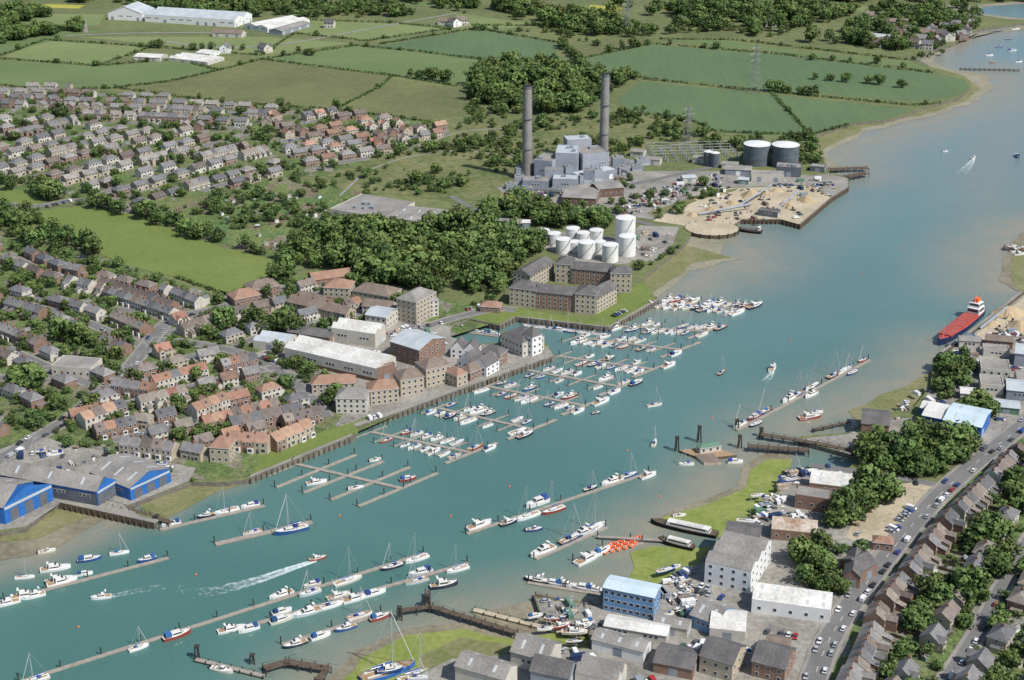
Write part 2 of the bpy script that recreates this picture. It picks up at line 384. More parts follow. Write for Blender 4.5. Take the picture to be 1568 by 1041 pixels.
# houses
def house_mesh(kind,wall,var):
    mb=MB(); r=random.Random(var*17+len(kind))
    if kind=='terrace':
        w,d,h,rh=5.4,8.6,5.3,2.9; x0,y0,x1,y1=-w/2,-d/2,w/2,d/2
        mb.box(x0,y0,-.5,x1,y1,h,wall); gable(mb,x0,y0,x1,y1,h,rh,'x',.04,wall,'roof')
        facade(mb,x0,y0,x1,y1,2,2.6,2.6,1.2,1.4,1,'b'); 
        for t in (1.5,3.9): wn(mb,(x0,y0),(x1,y0),t,3.6,1.1,1.4)
        wn(mb,(x0,y0),(x1,y0),3.7,1,1.7,1.5); mb.box(x0+.8,y0-.05,-.5,x0+1.8,y0+.01,2.1,'door')
        chimney(mb,x1-.4,0,h,h+rh+1.1)
        mb.box(x0+.1,y1,-.5,x0+3,y1+3.8,2.8,wall); 
        hi=[(x0,y1,3.9),(x0+3.1,y1,3.9),(x0+3.1,y1+4,2.8),(x0,y1+4,2.8)]; mb.hexa([(a,b,c-.15) for a,b,c in hi],hi,'roof')
        if var%2:
            mb.box(x0+2.8,y0-.8,-.5,x1-.3,y0,2.9,'white',top='roof'); wn(mb,(x0+2.8,y0-.8),(x1-.3,y0-.8),1.15,1,1.6,1.4)
        if var==2:
            mb.box(x0+.3,y1-.5,-.5,x0+3.4,y1+4.5,4.8,wall); gable(mb,x0+.3,y1-3,x0+3.4,y1+4.5,4.8,1.5,'y',.1,wall,'roof')
        if var==1: mb.face([(x0+2,-2.6,h+rh*(1-2.6/4.3)+.16),(x0+2.9,-2.6,h+rh*(1-2.6/4.3)+.16),(x0+2.9,-1.5,h+rh*(1-1.5/4.3)+.16),(x0+2,-1.5,h+rh*(1-1.5/4.3)+.16)],'glass')
    elif kind=='semi':
        w,d,h,rh=12,7.8,5.1,2.9; x0,y0,x1,y1=-w/2,-d/2,w/2,d/2
        mb.box(x0,y0,-.5,x1,y1,h,wall)
        if var%2: hip(mb,x0,y0,x1,y1,h,rh,.4,'roof')
        else: gable(mb,x0,y0,x1,y1,h,rh,'x',.35,wall,'roof')
        facade(mb,x0,y0,x1,y1,1,2.6,3,1.3,1.3,3.5,'fb'); 
        for t in (2.6,w-2.6): wn(mb,(x0,y0),(x1,y0),t,.9,2,1.5); wn(mb,(x1,y1),(x0,y1),t,.6,2.4,1.8)
        for xx in (-1.6,.6): mb.box(xx,y0-.05,-.5,xx+1,y0+.01,2.1,'door')
        for xx in (((x1,y0),(x1,y1)),((x0,y1),(x0,y0))): wn(mb,xx[0],xx[1],d/2,3.6,.8,1.1)
        chimney(mb,0,0,h,h+rh+1.1)
        mb.box(x1,y0+2,-.5,x1+2.8,y1-1,2.5,wall,top='roof')
    elif kind=='detached':
        w,d,h,rh=9,8,5.1,3; x0,y0,x1,y1=-w/2,-d/2,w/2,d/2
        mb.box(x0,y0,-.5,x1,y1,h,wall); gable(mb,x0,y0,x1,y1,h,rh,'x',.35,wall,'roof')
        xa=x0+.3; mb.box(xa,y0-1.8,-.5,xa+3.8,y0+1,h-.01,wall); gable(mb,xa,y0-1.8,xa+3.8,y0+3.2,h-.01,2,'y',.3,wall,'roof')
        wn(mb,(xa,y0-1.8),(xa+3.8,y0-1.8),1.9,3.4,1.7,1.3); wn(mb,(xa,y0-1.8),(xa+3.8,y0-1.8),1.9,.9,2,1.4)
        for t in (5.4,7.6): wn(mb,(x0,y0),(x1,y0),t,3.5,1.1,1.2)
        mb.box(.4,y0-.05,-.5,1.4,y0+.01,2.1,'door'); wn(mb,(x0,y0),(x1,y0),7.4,.9,1.5,1.3)
        facade(mb,x0,y0,x1,y1,2,2.6,2.8,1.3,1.3,.9,'b'); facade(mb,x0,y0,x1,y1,2,2.6,5,1,1.1,1,'lr')
        if var%2: chimney(mb,x1-.5,0,h,h+rh+.9)
        if var%3==0: mb.box(x1,y0+1.5,-.5,x1+3,y1-.5,2.5,wall); gable(mb,x1,y0+1.5,x1+3,y1-.5,2.5,1.3,'y',.2,wall,'roof')
    else:
        w,d,h,rh=11,8.5,2.7,2.6; x0,y0,x1,y1=-w/2,-d/2,w/2,d/2
        mb.box(x0,y0,-.5,x1,y1,h,wall)
        if var%2: hip(mb,x0,y0,x1,y1,h,rh,.5,'roof')
        else: gable(mb,x0,y0,x1,y1,h,rh,'x',.4,wall,'roof')
        facade(mb,x0,y0,x1,y1,1,2.6,3,1.6,1.2,.9); chimney(mb,2,0,h,h+rh+.8)
    return mb.mesh(kind)
HM={}
def hmesh(kind,wall):
    v=R.randrange(4); k=(kind,wall,v)
    if k not in HM: HM[k]=house_mesh(kind,wall,v)
    return HM[k]
HN={'terrace':'terraced_house','semi':'semi_detached_house','detached':'detached_house','bung':'bungalow'}
HW={'terrace':5.4,'semi':16.5,'detached':13,'bung':14.5}
SLATE=[(.15,.15,.155),(.18,.175,.175),(.12,.12,.125),(.22,.21,.20)]
BROWN=[(.165,.135,.115),(.19,.16,.14),(.14,.118,.105),(.225,.195,.165)]
ORNG=[(.30,.17,.12),(.27,.155,.11),(.23,.15,.11),(.33,.21,.15)]
PAL={'slate':SLATE*3+BROWN,'brown':BROWN*3+SLATE*3,'mix':BROWN*2+SLATE*2+ORNG[:2],'org':ORNG*2+BROWN*2+SLATE,'red':ORNG*3+BROWN,'grey':SLATE*3+[(.25,.235,.215)]*3+BROWN,'row':SLATE+BROWN*2}
def put_house(kind,x,y,ang,pal,walls,s=1,col=None):
    place(HN[kind],hmesh(kind,R.choice(walls)),(x,y,LZ),ang,s,col or R.choice(PAL[pal]))
    w=HW[kind]; c,sn=cos(ang),sin(ang)
    for t in ((0,) if w<6 else (-3.5,3.5)): occ_add(x+c*t,y+sn*t,4.2 if w>6 else 3.2)
def row(p0,p1,kind='terrace',pal='slate',walls=('brick','rend'),skip=0,flip=False,s=1,one=False,gap=0):
    a,b=G(*p0),G(*p1); d=b-a; L=d.length; d.normalize(); ang=atan2(d.y,d.x)+(pi if flip else 0); nv=Vector((-d.y,d.x,0))
    w=HW[kind]*s; n=max(1,int(round(L/w))); col=R.choice(PAL[pal]); ww=(R.choice(walls),); g=R.randint(4,8); off=0
    for i in range(n):
        g-=1
        if gap and g<=0:
            g=R.randint(3,gap); col=R.choice(PAL[pal]); ww=(R.choice(walls),); off=R.uniform(-1,1)
            if R.random()<.8: continue
        if R.random()<skip: continue
        q=a+d*((i+.5)*L/n)+nv*off
        c=col if (one or R.random()<.45) else R.choice(PAL[pal])
        put_house(kind,q.x,q.y,ang,pal,ww if R.random()<.5 else walls,(s*L/n/w if kind=='terrace' else s,s,s*R.uniform(.96,1.04)),c)
def estate(poly,d0,d1,kinds,pal,walls,back=27,front=22,skip=.08,trees=0):
    P=W(poly); e=(G(*d1)-G(*d0)); e.normalize(); nv=Vector((-e.y,e.x,0)); ang=atan2(e.y,e.x)
    ss=[p.dot(e) for p in P]; tt=[p.dot(nv) for p in P]
    t=min(tt)+4; par=0
    def bend(s,t): return noise.noise(Vector((s*.01,t*.01,0)))*9
    while t<max(tt):
        if par==1:
            tm=t-front/2; seg=[];s=min(ss)
            while s<=max(ss)+6:
                q=e*s+nv*(tm+bend(s,t)); q.z=LZ
                if pip(q.x,q.y,P) and s<=max(ss): seg.append(q)
                else:
                    if len(seg)>5: road(None,5.5,pave=True,name='residential_street',world=seg[::4]+[seg[-1]])
                    seg=[]
                s+=6
        s=min(ss)+R.uniform(0,6); tj=t
        while s<max(ss):
            kind=R.choice(kinds); w=HW[kind]; n=R.randint(4,9) if kind=='terrace' else R.randint(2,5)
            tj=t+R.uniform(-1.8,1.8); col=R.choice(PAL[pal]); wl=R.choice(walls); turn=pi/2 if (kind=='detached' and R.random()<.4) else 0
            for i in range(n):
                q=e*(s+w/2)+nv*(tj+bend(s,t)); sl=(bend(s+w,t)-bend(s,t))/w
                if pip(q.x,q.y,P) and not occ_hit(q.x,q.y,1.8) and R.random()>skip:
                    put_house(kind,q.x,q.y,ang+atan(sl)+(pi if par==0 else 0)+turn+(R.uniform(-.08,.08) if kind!='terrace' else 0),pal,(wl,) if kind=='terrace' else walls,1,col if R.random()<.5 else None)
                s+=w*(1 if kind=='terrace' else R.uniform(.95,1.15))
            s+=R.uniform(2,10)
        t+=front if par==0 else back; par=1-par
# ---------------------------------------------------------------- trees
def tree_mesh(seed,rad,ht,ncl,per,conif=False):
    r=random.Random(seed); mb=MB()
    th=ht*.45
    mb.rod((0,0,-.3),(0,0,th),.35,'bark',6,.2)
    for i in range(4):
        a=r.uniform(0,6.28); mb.rod((0,0,th*.6),(cos(a)*rad*.55,sin(a)*rad*.55,th+ht*.18),.16,'bark',4,.06)
    cz=ht*.56; cs=[]
    for i in range(ncl):
        a=r.uniform(0,2*pi); zz=r.uniform(-.85,1); rr=sqrt(max(0,1-zz*zz))*r.uniform(.55,.9)
        x,y,z=cos(a)*rad*rr,sin(a)*rad*rr,cz+zz*ht*.33*r.uniform(.85,1.12)
        cs.append((x,y,z,rad*r.uniform(.28,.46),zz))
    cs.append((0,0,cz,rad*.7,0))
    for (x,y,z,cr,zz) in cs:
        base=0 if zz<-.3 else (1 if zz<.3 else 2)  # top light painted in: upper clumps get paler leaves, lower ones darker
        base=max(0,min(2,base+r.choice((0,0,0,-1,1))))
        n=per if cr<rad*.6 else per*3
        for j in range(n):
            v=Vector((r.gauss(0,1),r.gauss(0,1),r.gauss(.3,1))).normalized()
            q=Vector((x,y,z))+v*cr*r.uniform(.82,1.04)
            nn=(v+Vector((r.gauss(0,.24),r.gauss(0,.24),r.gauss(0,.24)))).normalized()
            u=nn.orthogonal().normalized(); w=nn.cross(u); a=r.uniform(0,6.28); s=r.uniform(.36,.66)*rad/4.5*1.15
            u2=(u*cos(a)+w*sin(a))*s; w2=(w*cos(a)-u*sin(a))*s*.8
            k=max(0,min(2,base+(1 if r.random()<.15 else 0)-(1 if r.random()<.2 else 0)-(1 if v.z<-.3 else 0)))  # leaves under a clump go darker, shade put into the colour
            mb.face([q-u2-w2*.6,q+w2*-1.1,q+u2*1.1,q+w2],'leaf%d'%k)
    return mb.mesh('tree')
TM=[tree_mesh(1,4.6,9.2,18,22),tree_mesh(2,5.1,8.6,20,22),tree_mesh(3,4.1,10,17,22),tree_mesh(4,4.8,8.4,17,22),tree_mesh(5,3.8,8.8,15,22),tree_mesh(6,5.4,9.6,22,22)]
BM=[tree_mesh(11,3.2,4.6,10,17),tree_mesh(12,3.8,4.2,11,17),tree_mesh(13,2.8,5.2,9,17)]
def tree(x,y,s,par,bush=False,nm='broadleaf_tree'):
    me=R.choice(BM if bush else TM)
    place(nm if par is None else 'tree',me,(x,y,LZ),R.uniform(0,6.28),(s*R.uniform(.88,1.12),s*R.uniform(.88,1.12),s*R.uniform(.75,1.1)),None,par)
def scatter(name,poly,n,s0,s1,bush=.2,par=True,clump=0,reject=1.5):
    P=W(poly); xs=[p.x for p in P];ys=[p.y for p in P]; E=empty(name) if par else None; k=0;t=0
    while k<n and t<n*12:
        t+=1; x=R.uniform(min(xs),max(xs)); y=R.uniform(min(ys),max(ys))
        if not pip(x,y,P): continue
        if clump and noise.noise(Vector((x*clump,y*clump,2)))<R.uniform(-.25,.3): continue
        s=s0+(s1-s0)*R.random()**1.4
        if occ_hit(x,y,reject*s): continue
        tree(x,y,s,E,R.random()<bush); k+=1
def treeline(pts,sp,s0,s1,bush=0,par='hedgerow',jit=2,skip=.08):
    P=W(pts); E=empty(par) if par else None
    for i in range(len(P)-1):
        L=(P[i+1]-P[i]).length; n=max(1,int(L/sp))
        for j in range(n):
            if R.random()<skip: continue
            q=P[i].lerp(P[i+1],(j+R.uniform(-.3,.3))/n)
            x,y=q.x+R.uniform(-jit,jit),q.y+R.uniform(-jit,jit)
            if occ_hit(x,y,1): continue
            tree(x,y,R.uniform(s0,s1),E,R.random()<bush)
def hedge(pts,w=3,h=2.6):
    P=W(pts); mb=MB(); E=empty('hedgerow')
    for i in range(len(P)-1):
        L=(P[i+1]-P[i]).length; n=int(L*1.5); d=(P[i+1]-P[i]).normalized(); nv=Vector((-d.y,d.x,0))
        for j in range(n):
            b=P[i].lerp(P[i+1],R.random()); hh=h*(.6+.9*abs(noise.noise(b*.05)))
            for k in range(2):
                q=b+nv*R.gauss(0,w*.3)+Vector((0,0,R.uniform(.2,1)*hh))
                v=Vector((R.gauss(0,1),R.gauss(0,1),abs(R.gauss(.6,1)))).normalized(); u=v.orthogonal().normalized(); ww=v.cross(u); s=R.uniform(.7,1.3)
                mb.face([q-u*s,q-ww*s*.7,q+u*s,q+ww*s*.7],R.choice(['leaf0','leaf0','leaf1','leaf1']))
        for j in range(int(L/22)):
            if R.random()<.5: b=P[i].lerp(P[i+1],R.random()); tree(b.x,b.y,R.uniform(.5,1.1),E,R.random()<.6)
    place('hedge',mb.mesh('hedge'),parent=E)
# ================================================================ LAND + WATER
left=[(-400,900),(-100,830),(0,815),(40,808),(80,775),(92,772),(236,803),(242,794),(190,778),(215,766),(265,748),(292,738),(345,738),(384,733),(465,700),(543,668),(548,655),(625,628),(705,598),(850,546),
 (838,528),(825,512),(770,506),(765,525),(728,526),(690,516),(700,499),(720,490),(765,500),(790,487),(934,503),(1010,460),(1000,450),(985,443),(985,425),(1010,405),(1040,382),(1055,366),(1060,353),(1070,347),(1105,347),(1118,346),(1135,338),(1195,338),(1225,346),(1273,305),(1300,288),(1300,272),(1270,264),(1262,248),(1232,228),(1250,208),(1300,190),(1370,182),(1420,163),(1470,150),(1488,132),(1475,117),(1425,102),(1400,90),(1425,76),(1455,70),(1495,46),(1545,38),(1700,25),(2300,0)]
right=[(560,1110),(600,1052),(690,1006),(780,999),(905,991),(900,965),(825,935),(818,914),(920,926),(925,902),(960,897),(1000,897),(1030,885),(1072,858),(1090,833),(1135,817),(1150,800),(1165,772),(1195,748),(1203,716),(1300,716),(1316,700),(1222,674),(1226,668),(1300,662),(1328,640),(1400,622),(1425,590),(1428,560),(1446,541),(1482,516),(1568,449),(1700,400),(2300,330)]
def land(name,shore,far):
    P=W(shore)+[Vector((x,y,LZ)) for x,y in far]
    mb=MB(); mb.face(P,'land')
    for i in range(len(shore)-1):
        a,b=P[i],P[i+1]; mb.face([(a.x,a.y,-2),(b.x,b.y,-2),(b.x,b.y,LZ),(a.x,a.y,LZ)],'stone')
    place(name,mb.mesh(name))
land('ground',left,[(9000,14000),(-9000,14000),(-9000,500)])
land('ground',right,[(8000,1500),(8000,100),(-60,100)])
beaches=[([(-100,885),(0,866),(60,852),(130,818),(185,794)],28,.9),([(245,800),(300,755),(360,742)],14,.7),
 ([(1000,455),(1060,432),(1140,405),(1145,385),(1120,366)],70,.95),([(1450,535),(1410,578),(1310,620),(1235,645),(1200,660)],60,.9),
 ([(1165,688),(1120,720),(1060,775),(995,810),(960,845)],46,.95),([(980,870),(890,905),(800,922),(720,938),(620,980),(540,1003),(480,1041)],42,.85),
 ([(1290,262),(1275,240),(1345,205),(1440,178),(1505,157),(1540,130),(1530,108)],90,.95),([(1450,104),(1440,84),(1505,52),(1568,42)],55,.9),
 ([(1535,440),(1520,400),(1540,370),(1570,345)],75,.95),([(1540,340),(1500,270),(1560,160)],80,.4),([(1150,440),(1200,385),(1300,310)],55,.28)]
BW=[(smooth(W(b[0],0),1),b[1],b[2]) for b in beaches]
def segd(p,a,b):
    ax,ay=b.x-a.x,b.y-a.y; l=ax*ax+ay*ay; t=max(0,min(1,((p.x-a.x)*ax+(p.y-a.y)*ay)/l)); return hypot(p.x-a.x-ax*t,p.y-a.y-ay*t)
us=list(range(-300,1960,16)); vs=list(range(1120,-20,-9))
vv=[];sh=[];ff=[]
for v in vs:
    for u in us:
        p=G(u,v,0); vv.append(p); s=0
        for P,wd,st in BW:
            d=min(segd(p,P[i],P[i+1]) for i in range(len(P)-1))
            s=max(s,st*max(0,1-d/wd)**1.3)
        sh.append(s)
nu=len(us)
for j in range(len(vs)-1):
    for i in range(nu-1): ff.append((j*nu+i,j*nu+i+1,(j+1)*nu+i+1,(j+1)*nu+i))
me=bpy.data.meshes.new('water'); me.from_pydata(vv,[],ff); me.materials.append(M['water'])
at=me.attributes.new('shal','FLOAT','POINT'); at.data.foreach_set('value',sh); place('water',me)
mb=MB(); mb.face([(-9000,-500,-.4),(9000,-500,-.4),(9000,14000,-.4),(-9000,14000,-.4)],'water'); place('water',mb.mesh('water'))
sheet('mudflat',[(-200,905),(0,860),(70,846),(120,817),(160,797),(190,792),(190,770),(60,760),(-200,820)],'mud',.15,3)
sheet('mudflat',[(-200,850),(0,830),(60,822),(110,800),(140,790),(90,765),(-200,800)],'olive',.2,3)
sheet('mudflat',[(243,802),(268,788),(335,752),(365,744),(330,725),(200,760)],'olive',.15,1.5)
sheet('foreshore',[(1000,457),(1030,438),(1052,415),(1110,402),(1142,396),(1105,390),(1105,370),(1040,352),(970,430)],'beach',.15,5)
sheet('foreshore',[(1000,448),(1030,425),(1062,402),(1125,395),(1090,385),(1040,375),(980,430)],'olive',.25,4)
sheet('foreshore',[(1310,258),(1278,254),(1262,238),(1330,203),(1435,174),(1495,155),(1520,136),(1515,114),(1445,104),(1430,86),(1500,50),(1640,42),(1640,20),(1400,80),(1470,135),(1240,200),(1215,240),(1250,270)],'beach',.15,7)
sheet('foreshore',[(1262,250),(1250,235),(1320,198),(1430,170),(1485,152),(1500,132),(1480,116),(1430,103),(1470,135),(1240,200),(1215,240)],'olive',.25,6)
sheet('foreshore',[(1445,540),(1428,565),(1385,592),(1330,613),(1296,628),(1320,655),(1450,610)],'olive',.18,4)
sheet('algae_bank',[(1210,690),(1175,690),(1140,715),(1126,745),(1080,767),(1040,777),(1003,790),(1000,802),(1100,822),(1160,815),(1215,750)],'mud',.14,3)
sheet('algae_bank',[(1210,702),(1172,704),(1150,720),(1140,748),(1090,772),(1045,783),(1013,790),(1010,800),(1100,820),(1160,812),(1215,750)],'algae',.2,3)
sheet('algae_bank',[(962,845),(1000,836),(1060,840),(1110,830),(1040,895),(960,893),(970,868)],'algae',.17,2)
sheet('foreshore',[(460,1075),(545,998),(620,968),(700,953),(745,950),(722,936),(800,922),(930,915),(920,1000),(790,1010),(600,1062)],'mud',.14,3)
sheet('foreshore',[(500,1062),(555,1008),(625,976),(705,962),(780,975),(860,968),(900,975),(915,995),(790,1012),(600,1065)],'algae',.2,3)
sheet('foreshore',[(640,1005),(700,975),(790,985),(900,985),(915,1000),(790,1012),(640,1040)],'olive',.26,3)
sheet('foreshore',[(1540,395),(1562,356),(1680,342),(1680,445),(1568,450),(1532,428)],'mud',.15,4)
sheet('foreshore',[(1552,395),(1570,372),(1680,352),(1680,440),(1568,446),(1550,428)],'olive',.22,4)
FZ=LZ+.05
fields=[('f_lite',[(0,88),(70,62),(232,72),(150,100)]),('f_mid',[(0,92),(150,102),(270,92),(335,108),(250,125),(175,134),(60,138),(0,128)]),
('f_brown',[(180,136),(260,125),(400,92),(598,116),(585,132),(515,166),(330,156)]),('f_mid',[(405,90),(545,70),(640,80),(800,100),(785,128),(700,132),(605,114)]),
('f_dark',[(580,70),(730,45),(870,68),(850,80),(870,95),(800,98),(640,78)]),('f_dark',[(880,92),(1000,68),(1200,85),(1430,112),(1478,122),(1484,135),(1460,148),(1400,155),(1180,138),(990,118),(930,120)]),
('f_dark',[(945,150),(985,124),(1180,144),(1400,168),(1360,182),(1290,190),(1240,206),(1150,206),(1095,200),(1050,178),(960,170)]),
('f_mid',[(1010,60),(1120,62),(1250,82),(1390,92),(1425,106),(1200,80)]),('f_lite',[(450,30),(600,36),(690,44),(560,62),(455,50)]),
('f_lite',[(120,56),(400,56),(540,66),(400,84),(240,68)]),('f_mid',[(0,38),(170,48),(110,55),(0,82)]),('f_lite',[(700,20),(840,40),(760,44),(690,38)]),
('f_yel',[(905,7),(955,12),(940,18),(900,12)]),('f_yel',[(1020,8),(1095,12),(1080,18),(1010,14)]),('f_mid',[(440,8),(560,12),(520,20),(450,24)]),('f_brown',[(960,60),(1010,58),(1000,66),(880,88),(870,72)]),
('f_mid',[(-400,60),(-10,86),(-10,130),(-400,150)]),('f_lite',[(0,20),(160,22),(150,40),(0,34)]),('f_yel',[(70,6),(130,8),(120,13),(60,11)]),
('f_lite',[(1290,45),(1340,42),(1420,60),(1380,80),(1300,70)]),('f_brown',[(600,122),(700,136),(720,150),(700,175),(640,185),(560,172),(525,168)]),
('f_dark',[(-500,-40),(300,-30),(300,-10),(-500,-5)]),('f_mid',[(350,-25),(900,-30),(880,-5),(400,-4)]),('f_lite',[(1000,-20),(1500,-30),(1500,-8),(1000,-4)]),
('f_mid',[(1110,22),(1200,26),(1190,34),(1100,30)]),('f_lite',[(1230,8),(1330,10),(1320,18),(1220,16)]),('f_lite',[(860,24),(960,28),(940,38),(850,34)]),('f_lite',[(1350,28),(1440,30),(1430,36),(1350,35)]),('f_mid',[(560,2),(700,4),(690,10),(570,9)])]
for i,(k,p) in enumerate(fields): sheet('field',p,k,FZ+i*.003)
sheet('scrubland',[(500,268),(600,236),(690,215),(720,190),(850,185),(960,178),(1060,185),(1110,208),(1050,235),(960,240),(940,262),(760,290),(700,310),(640,300),(520,290)],'scrub',FZ+.10,5)
sheet('scrubland',[(330,300),(430,270),(520,285),(600,290),(500,330),(590,350),(520,390),(430,398),(330,370),(225,330)],'allot',FZ+.085,2)
sheet('playing_field',[(60,322),(125,316),(205,328),(270,352),(330,376),(425,398),(436,408),(395,436),(345,452),(270,425),(190,405),(150,385),(100,360),(40,335)],'lawn',FZ+.14,2)
sheet('playing_field',[(0,286),(55,296),(70,308),(30,322),(0,318)],'lawn',FZ+.14,2)
gz=FZ+.02
for i,p in enumerate(([(0,132),(60,130),(250,148),(420,160),(560,172),(685,190),(690,214),(600,238),(500,268),(430,272),(370,290),(270,305),(190,325),(60,300),(0,285)],
          [(0,360),(60,378),(190,402),(330,452),(400,436),(500,410),(600,436),(690,460),(770,470),(785,486),(690,515),(765,548),(700,596),(540,664),(380,730),(290,735),(260,745),(150,700),(0,700)],
          [(-300,340),(0,360),(0,700),(-300,700)],
          [(1240,1100),(1262,995),(1300,935),(1350,866),(1400,803),(1450,750),(1530,686),(1700,600),(1700,1100)],
          [(-300,120),(0,130),(0,285),(-300,280)])):
    sheet('garden_ground',p,'gard',gz+.053+i*.004)
YZ=[0]
def yard(p,k='conc',nm='yard',up=0):
    YZ[0]+=1; sheet(nm,p,k,LZ+.145+up+YZ[0]*.003)
yard([(-100,690),(0,688),(60,665),(100,680),(240,705),(300,716),(290,736),(190,776),(235,800),(92,771),(40,806),(-100,825)])
yard([(380,545),(440,520),(520,495),(600,480),(690,500),(690,516),(728,527),(838,530),(848,545),(705,596),(625,626),(548,640),(440,590)])
yard([(1000,338),(1040,312),(1110,288),(1240,284),(1273,303),(1225,344),(1195,337),(1135,337),(1118,346),(1105,347),(1070,347),(1060,352),(1045,345)],'sand')
yard([(760,288),(830,262),(960,262),(1060,262),(1115,262),(1240,268),(1268,266),(1298,273),(1298,287),(1275,300),(1240,283),(1110,287),(1035,310),(1000,336),(950,330),(860,312),(790,310)])
yard([(980,345),(1040,347),(1030,375),(1000,400),(960,398),(950,370)]); yard([(815,372),(840,352),(960,365),(990,380),(960,405),(880,400)]); yard([(720,335),(800,335),(810,352),(740,358)])
yard([(1225,672),(1300,664),(1345,640),(1420,640),(1420,600),(1470,560),(1448,541),(1483,517),(1568,451),(1700,402),(1700,640),(1540,665),(1450,700),(1315,716),(1316,700)])
yard([(1495,512),(1568,455),(1680,410),(1680,500),(1568,512),(1510,522)],'sand')
yard([(1204,718),(1300,718),(1380,742),(1450,742),(1400,800),(1350,862),(1300,930),(1262,990),(1235,1060),(1100,1100),(560,1110),(602,1054),(692,1008),(905,993),(902,966),(827,936),(820,916),(920,928),(926,904),(1000,899),(1074,860),(1092,835),(1137,819),(1152,802),(1167,774),(1197,750)])
yard([(1355,745),(1420,735),(1432,748),(1385,815),(1340,840),(1295,822),(1310,790)],'sand','car_park')
yard([(695,490),(720,470),(775,470),(930,492),(990,452),(1005,458),(934,500),(790,484),(766,496),(722,487)],'lawn','green')
yard([(920,470),(985,430),(1000,450),(930,492),(905,488)],'lawn','green')
yard([(385,728),(470,695),(548,664),(550,650),(625,624),(650,612),(600,628),(480,665),(400,700)],'lawn','green')
for p in ([(1060,300),(1130,288),(1125,292),(1070,306)],[(990,325),(1060,303),(1068,307),(1005,333)],[(840,322),(930,330),(920,345),(850,330)]): yard(p,'scrub','green')
sheet('water',[(1478,17),(1510,10),(1560,6),(1800,-4),(1800,22),(1600,30),(1545,26)],'water',FZ+.24)
sheet('foreshore',[(1450,8),(1480,8),(1560,2),(1800,-8),(1800,24),(1600,33),(1540,29),(1470,19)],'beach',FZ+.19,3)
c=G(1090,350); mb=MB(); 
ring=[(17*cos(2*pi*i/36)*1.15,17*sin(2*pi*i/36)) for i in range(36)]
mb.prism(ring,-4,.45,'timber','sand')
for x,y in ring[::2]: mb.cyl(x*1.02,y*1.02,-4,1.0,.35,.35,6,'pile')
place('round_quay',mb.mesh('round_quay'),c); occ_add(c.x,c.y,15)
def seawall(pts,w=3,h=.9,k='stone'):
    P=W(pts); mb=MB(); ribbon(mb,P,w,LZ+.37,'path',w/2,.35); ribbon(mb,P,.5,LZ+h,k,0,h+2.6)
    for i in range(len(P)-1):
        n=int((P[i+1]-P[i]).length/3.2)
        for j in range(n):
            q=P[i].lerp(P[i+1],j/n); mb.box(q.x-.28,q.y-.95,-1,q.x+.28,q.y-.3,LZ+.4,'timber')
    place('seawall',mb.mesh('seawall'))
seawall([(384,733),(465,700),(543,668)]); seawall([(548,655),(625,628),(705,598),(850,546)],5)
seawall([(790,487),(934,503),(1010,460)]); seawall([(92,772),(236,803)],4,k='timber'); seawall([(1135,338),(1195,338),(1225,346),(1273,305),(1300,288)],2,1.2,'timber')
seawall([(1446,541),(1482,516),(1568,449)],3,1.1,'timber'); seawall([(700,499),(720,490),(765,500),(790,487)],2)
# ================================================================ ROADS
road([(1228,1100),(1262,990),(1300,930),(1350,862),(1400,800),(1450,745),(1530,680),(1620,610),(1750,530)],8.5,marks=True)
road([(-60,740),(60,668),(110,640),(150,606),(195,568),(232,520),(262,486),(330,475),(400,452)],8,marks=True)
road([(232,520),(300,525),(390,545),(470,600),(500,640)],6)
road([(640,505),(700,485),(765,472),(790,475)],6)
road([(400,452),(470,430),(560,450),(640,505)],6)
road([(0,312),(60,318),(125,302),(200,325)],6)
road([(690,335),(735,318),(800,310),(860,318),(940,330),(1000,345)],6,pave=False)
road([(770,290),(850,290),(960,285),(1060,262),(1120,250)],6,pave=False)
road([(690,300),(720,318)],5,pave=False)
road([(1450,745),(1350,728),(1240,712)],5,pave=False)
road([(0,470),(60,455),(150,470),(262,486)],6); road([(0,580),(90,560),(195,568)],6)
for p in ([(250,63),(330,75),(430,70),(560,45),(700,20)],[(100,55),(200,50),(380,50)],[(132,50),(128,30)],[(1330,50),(1400,78),(1450,66)]): road(p,5,pave=False,name='country_lane',k='path')
for p in ([(560,262),(620,240),(700,228),(790,240)],[(520,300),(560,262)],[(640,228),(700,200),(800,196)],[(1000,232),(1060,215),(1105,222)]): road(p,2.2,pave=False,name='footpath',k='path')
# ================================================================ BUILDINGS
B=bld
B('factory',(166,30),(218,32),40,9,rh=8,wall='white',rf='rlite',ridge='y')
B('factory',(222,33),(360,42),45,9,rh=4,wall='white',rf='rlite',ridge='x',n=2)
B('warehouse',(375,44),(410,50),70,6,rh=2,wall='white',rf='rwhite',ridge='y',n=2)
B('warehouse',(412,52),(432,54),60,5,rh=2,wall='gclad',rf='rgrey',ridge='y')
B('glasshouse',(258,93),(318,100),30,3.5,rh=1.5,wall='rend',rf='rwhite',ridge='x',n=3)
B('farm_shed',(205,92),(245,94),20,4,rh=1.5,wall='rend',rf='rwhite',ridge='x')
B('farm_shed',(300,86),(322,88),20,4,rh=1.5,wall='white',rf='rwhite',ridge='x')
for (a,b,nm) in (((325,56),(370,58),'barn'),((670,38),(690,39),'barn'),((1330,62),(1372,66),'boathouse'),((1405,56),(1430,57),'barn'),((1345,38),(1390,40),'barn')):
    B(nm,a,b,14,5,rh=3,wall='rend',rf='rlite' if nm!='barn' else 'rbrn')
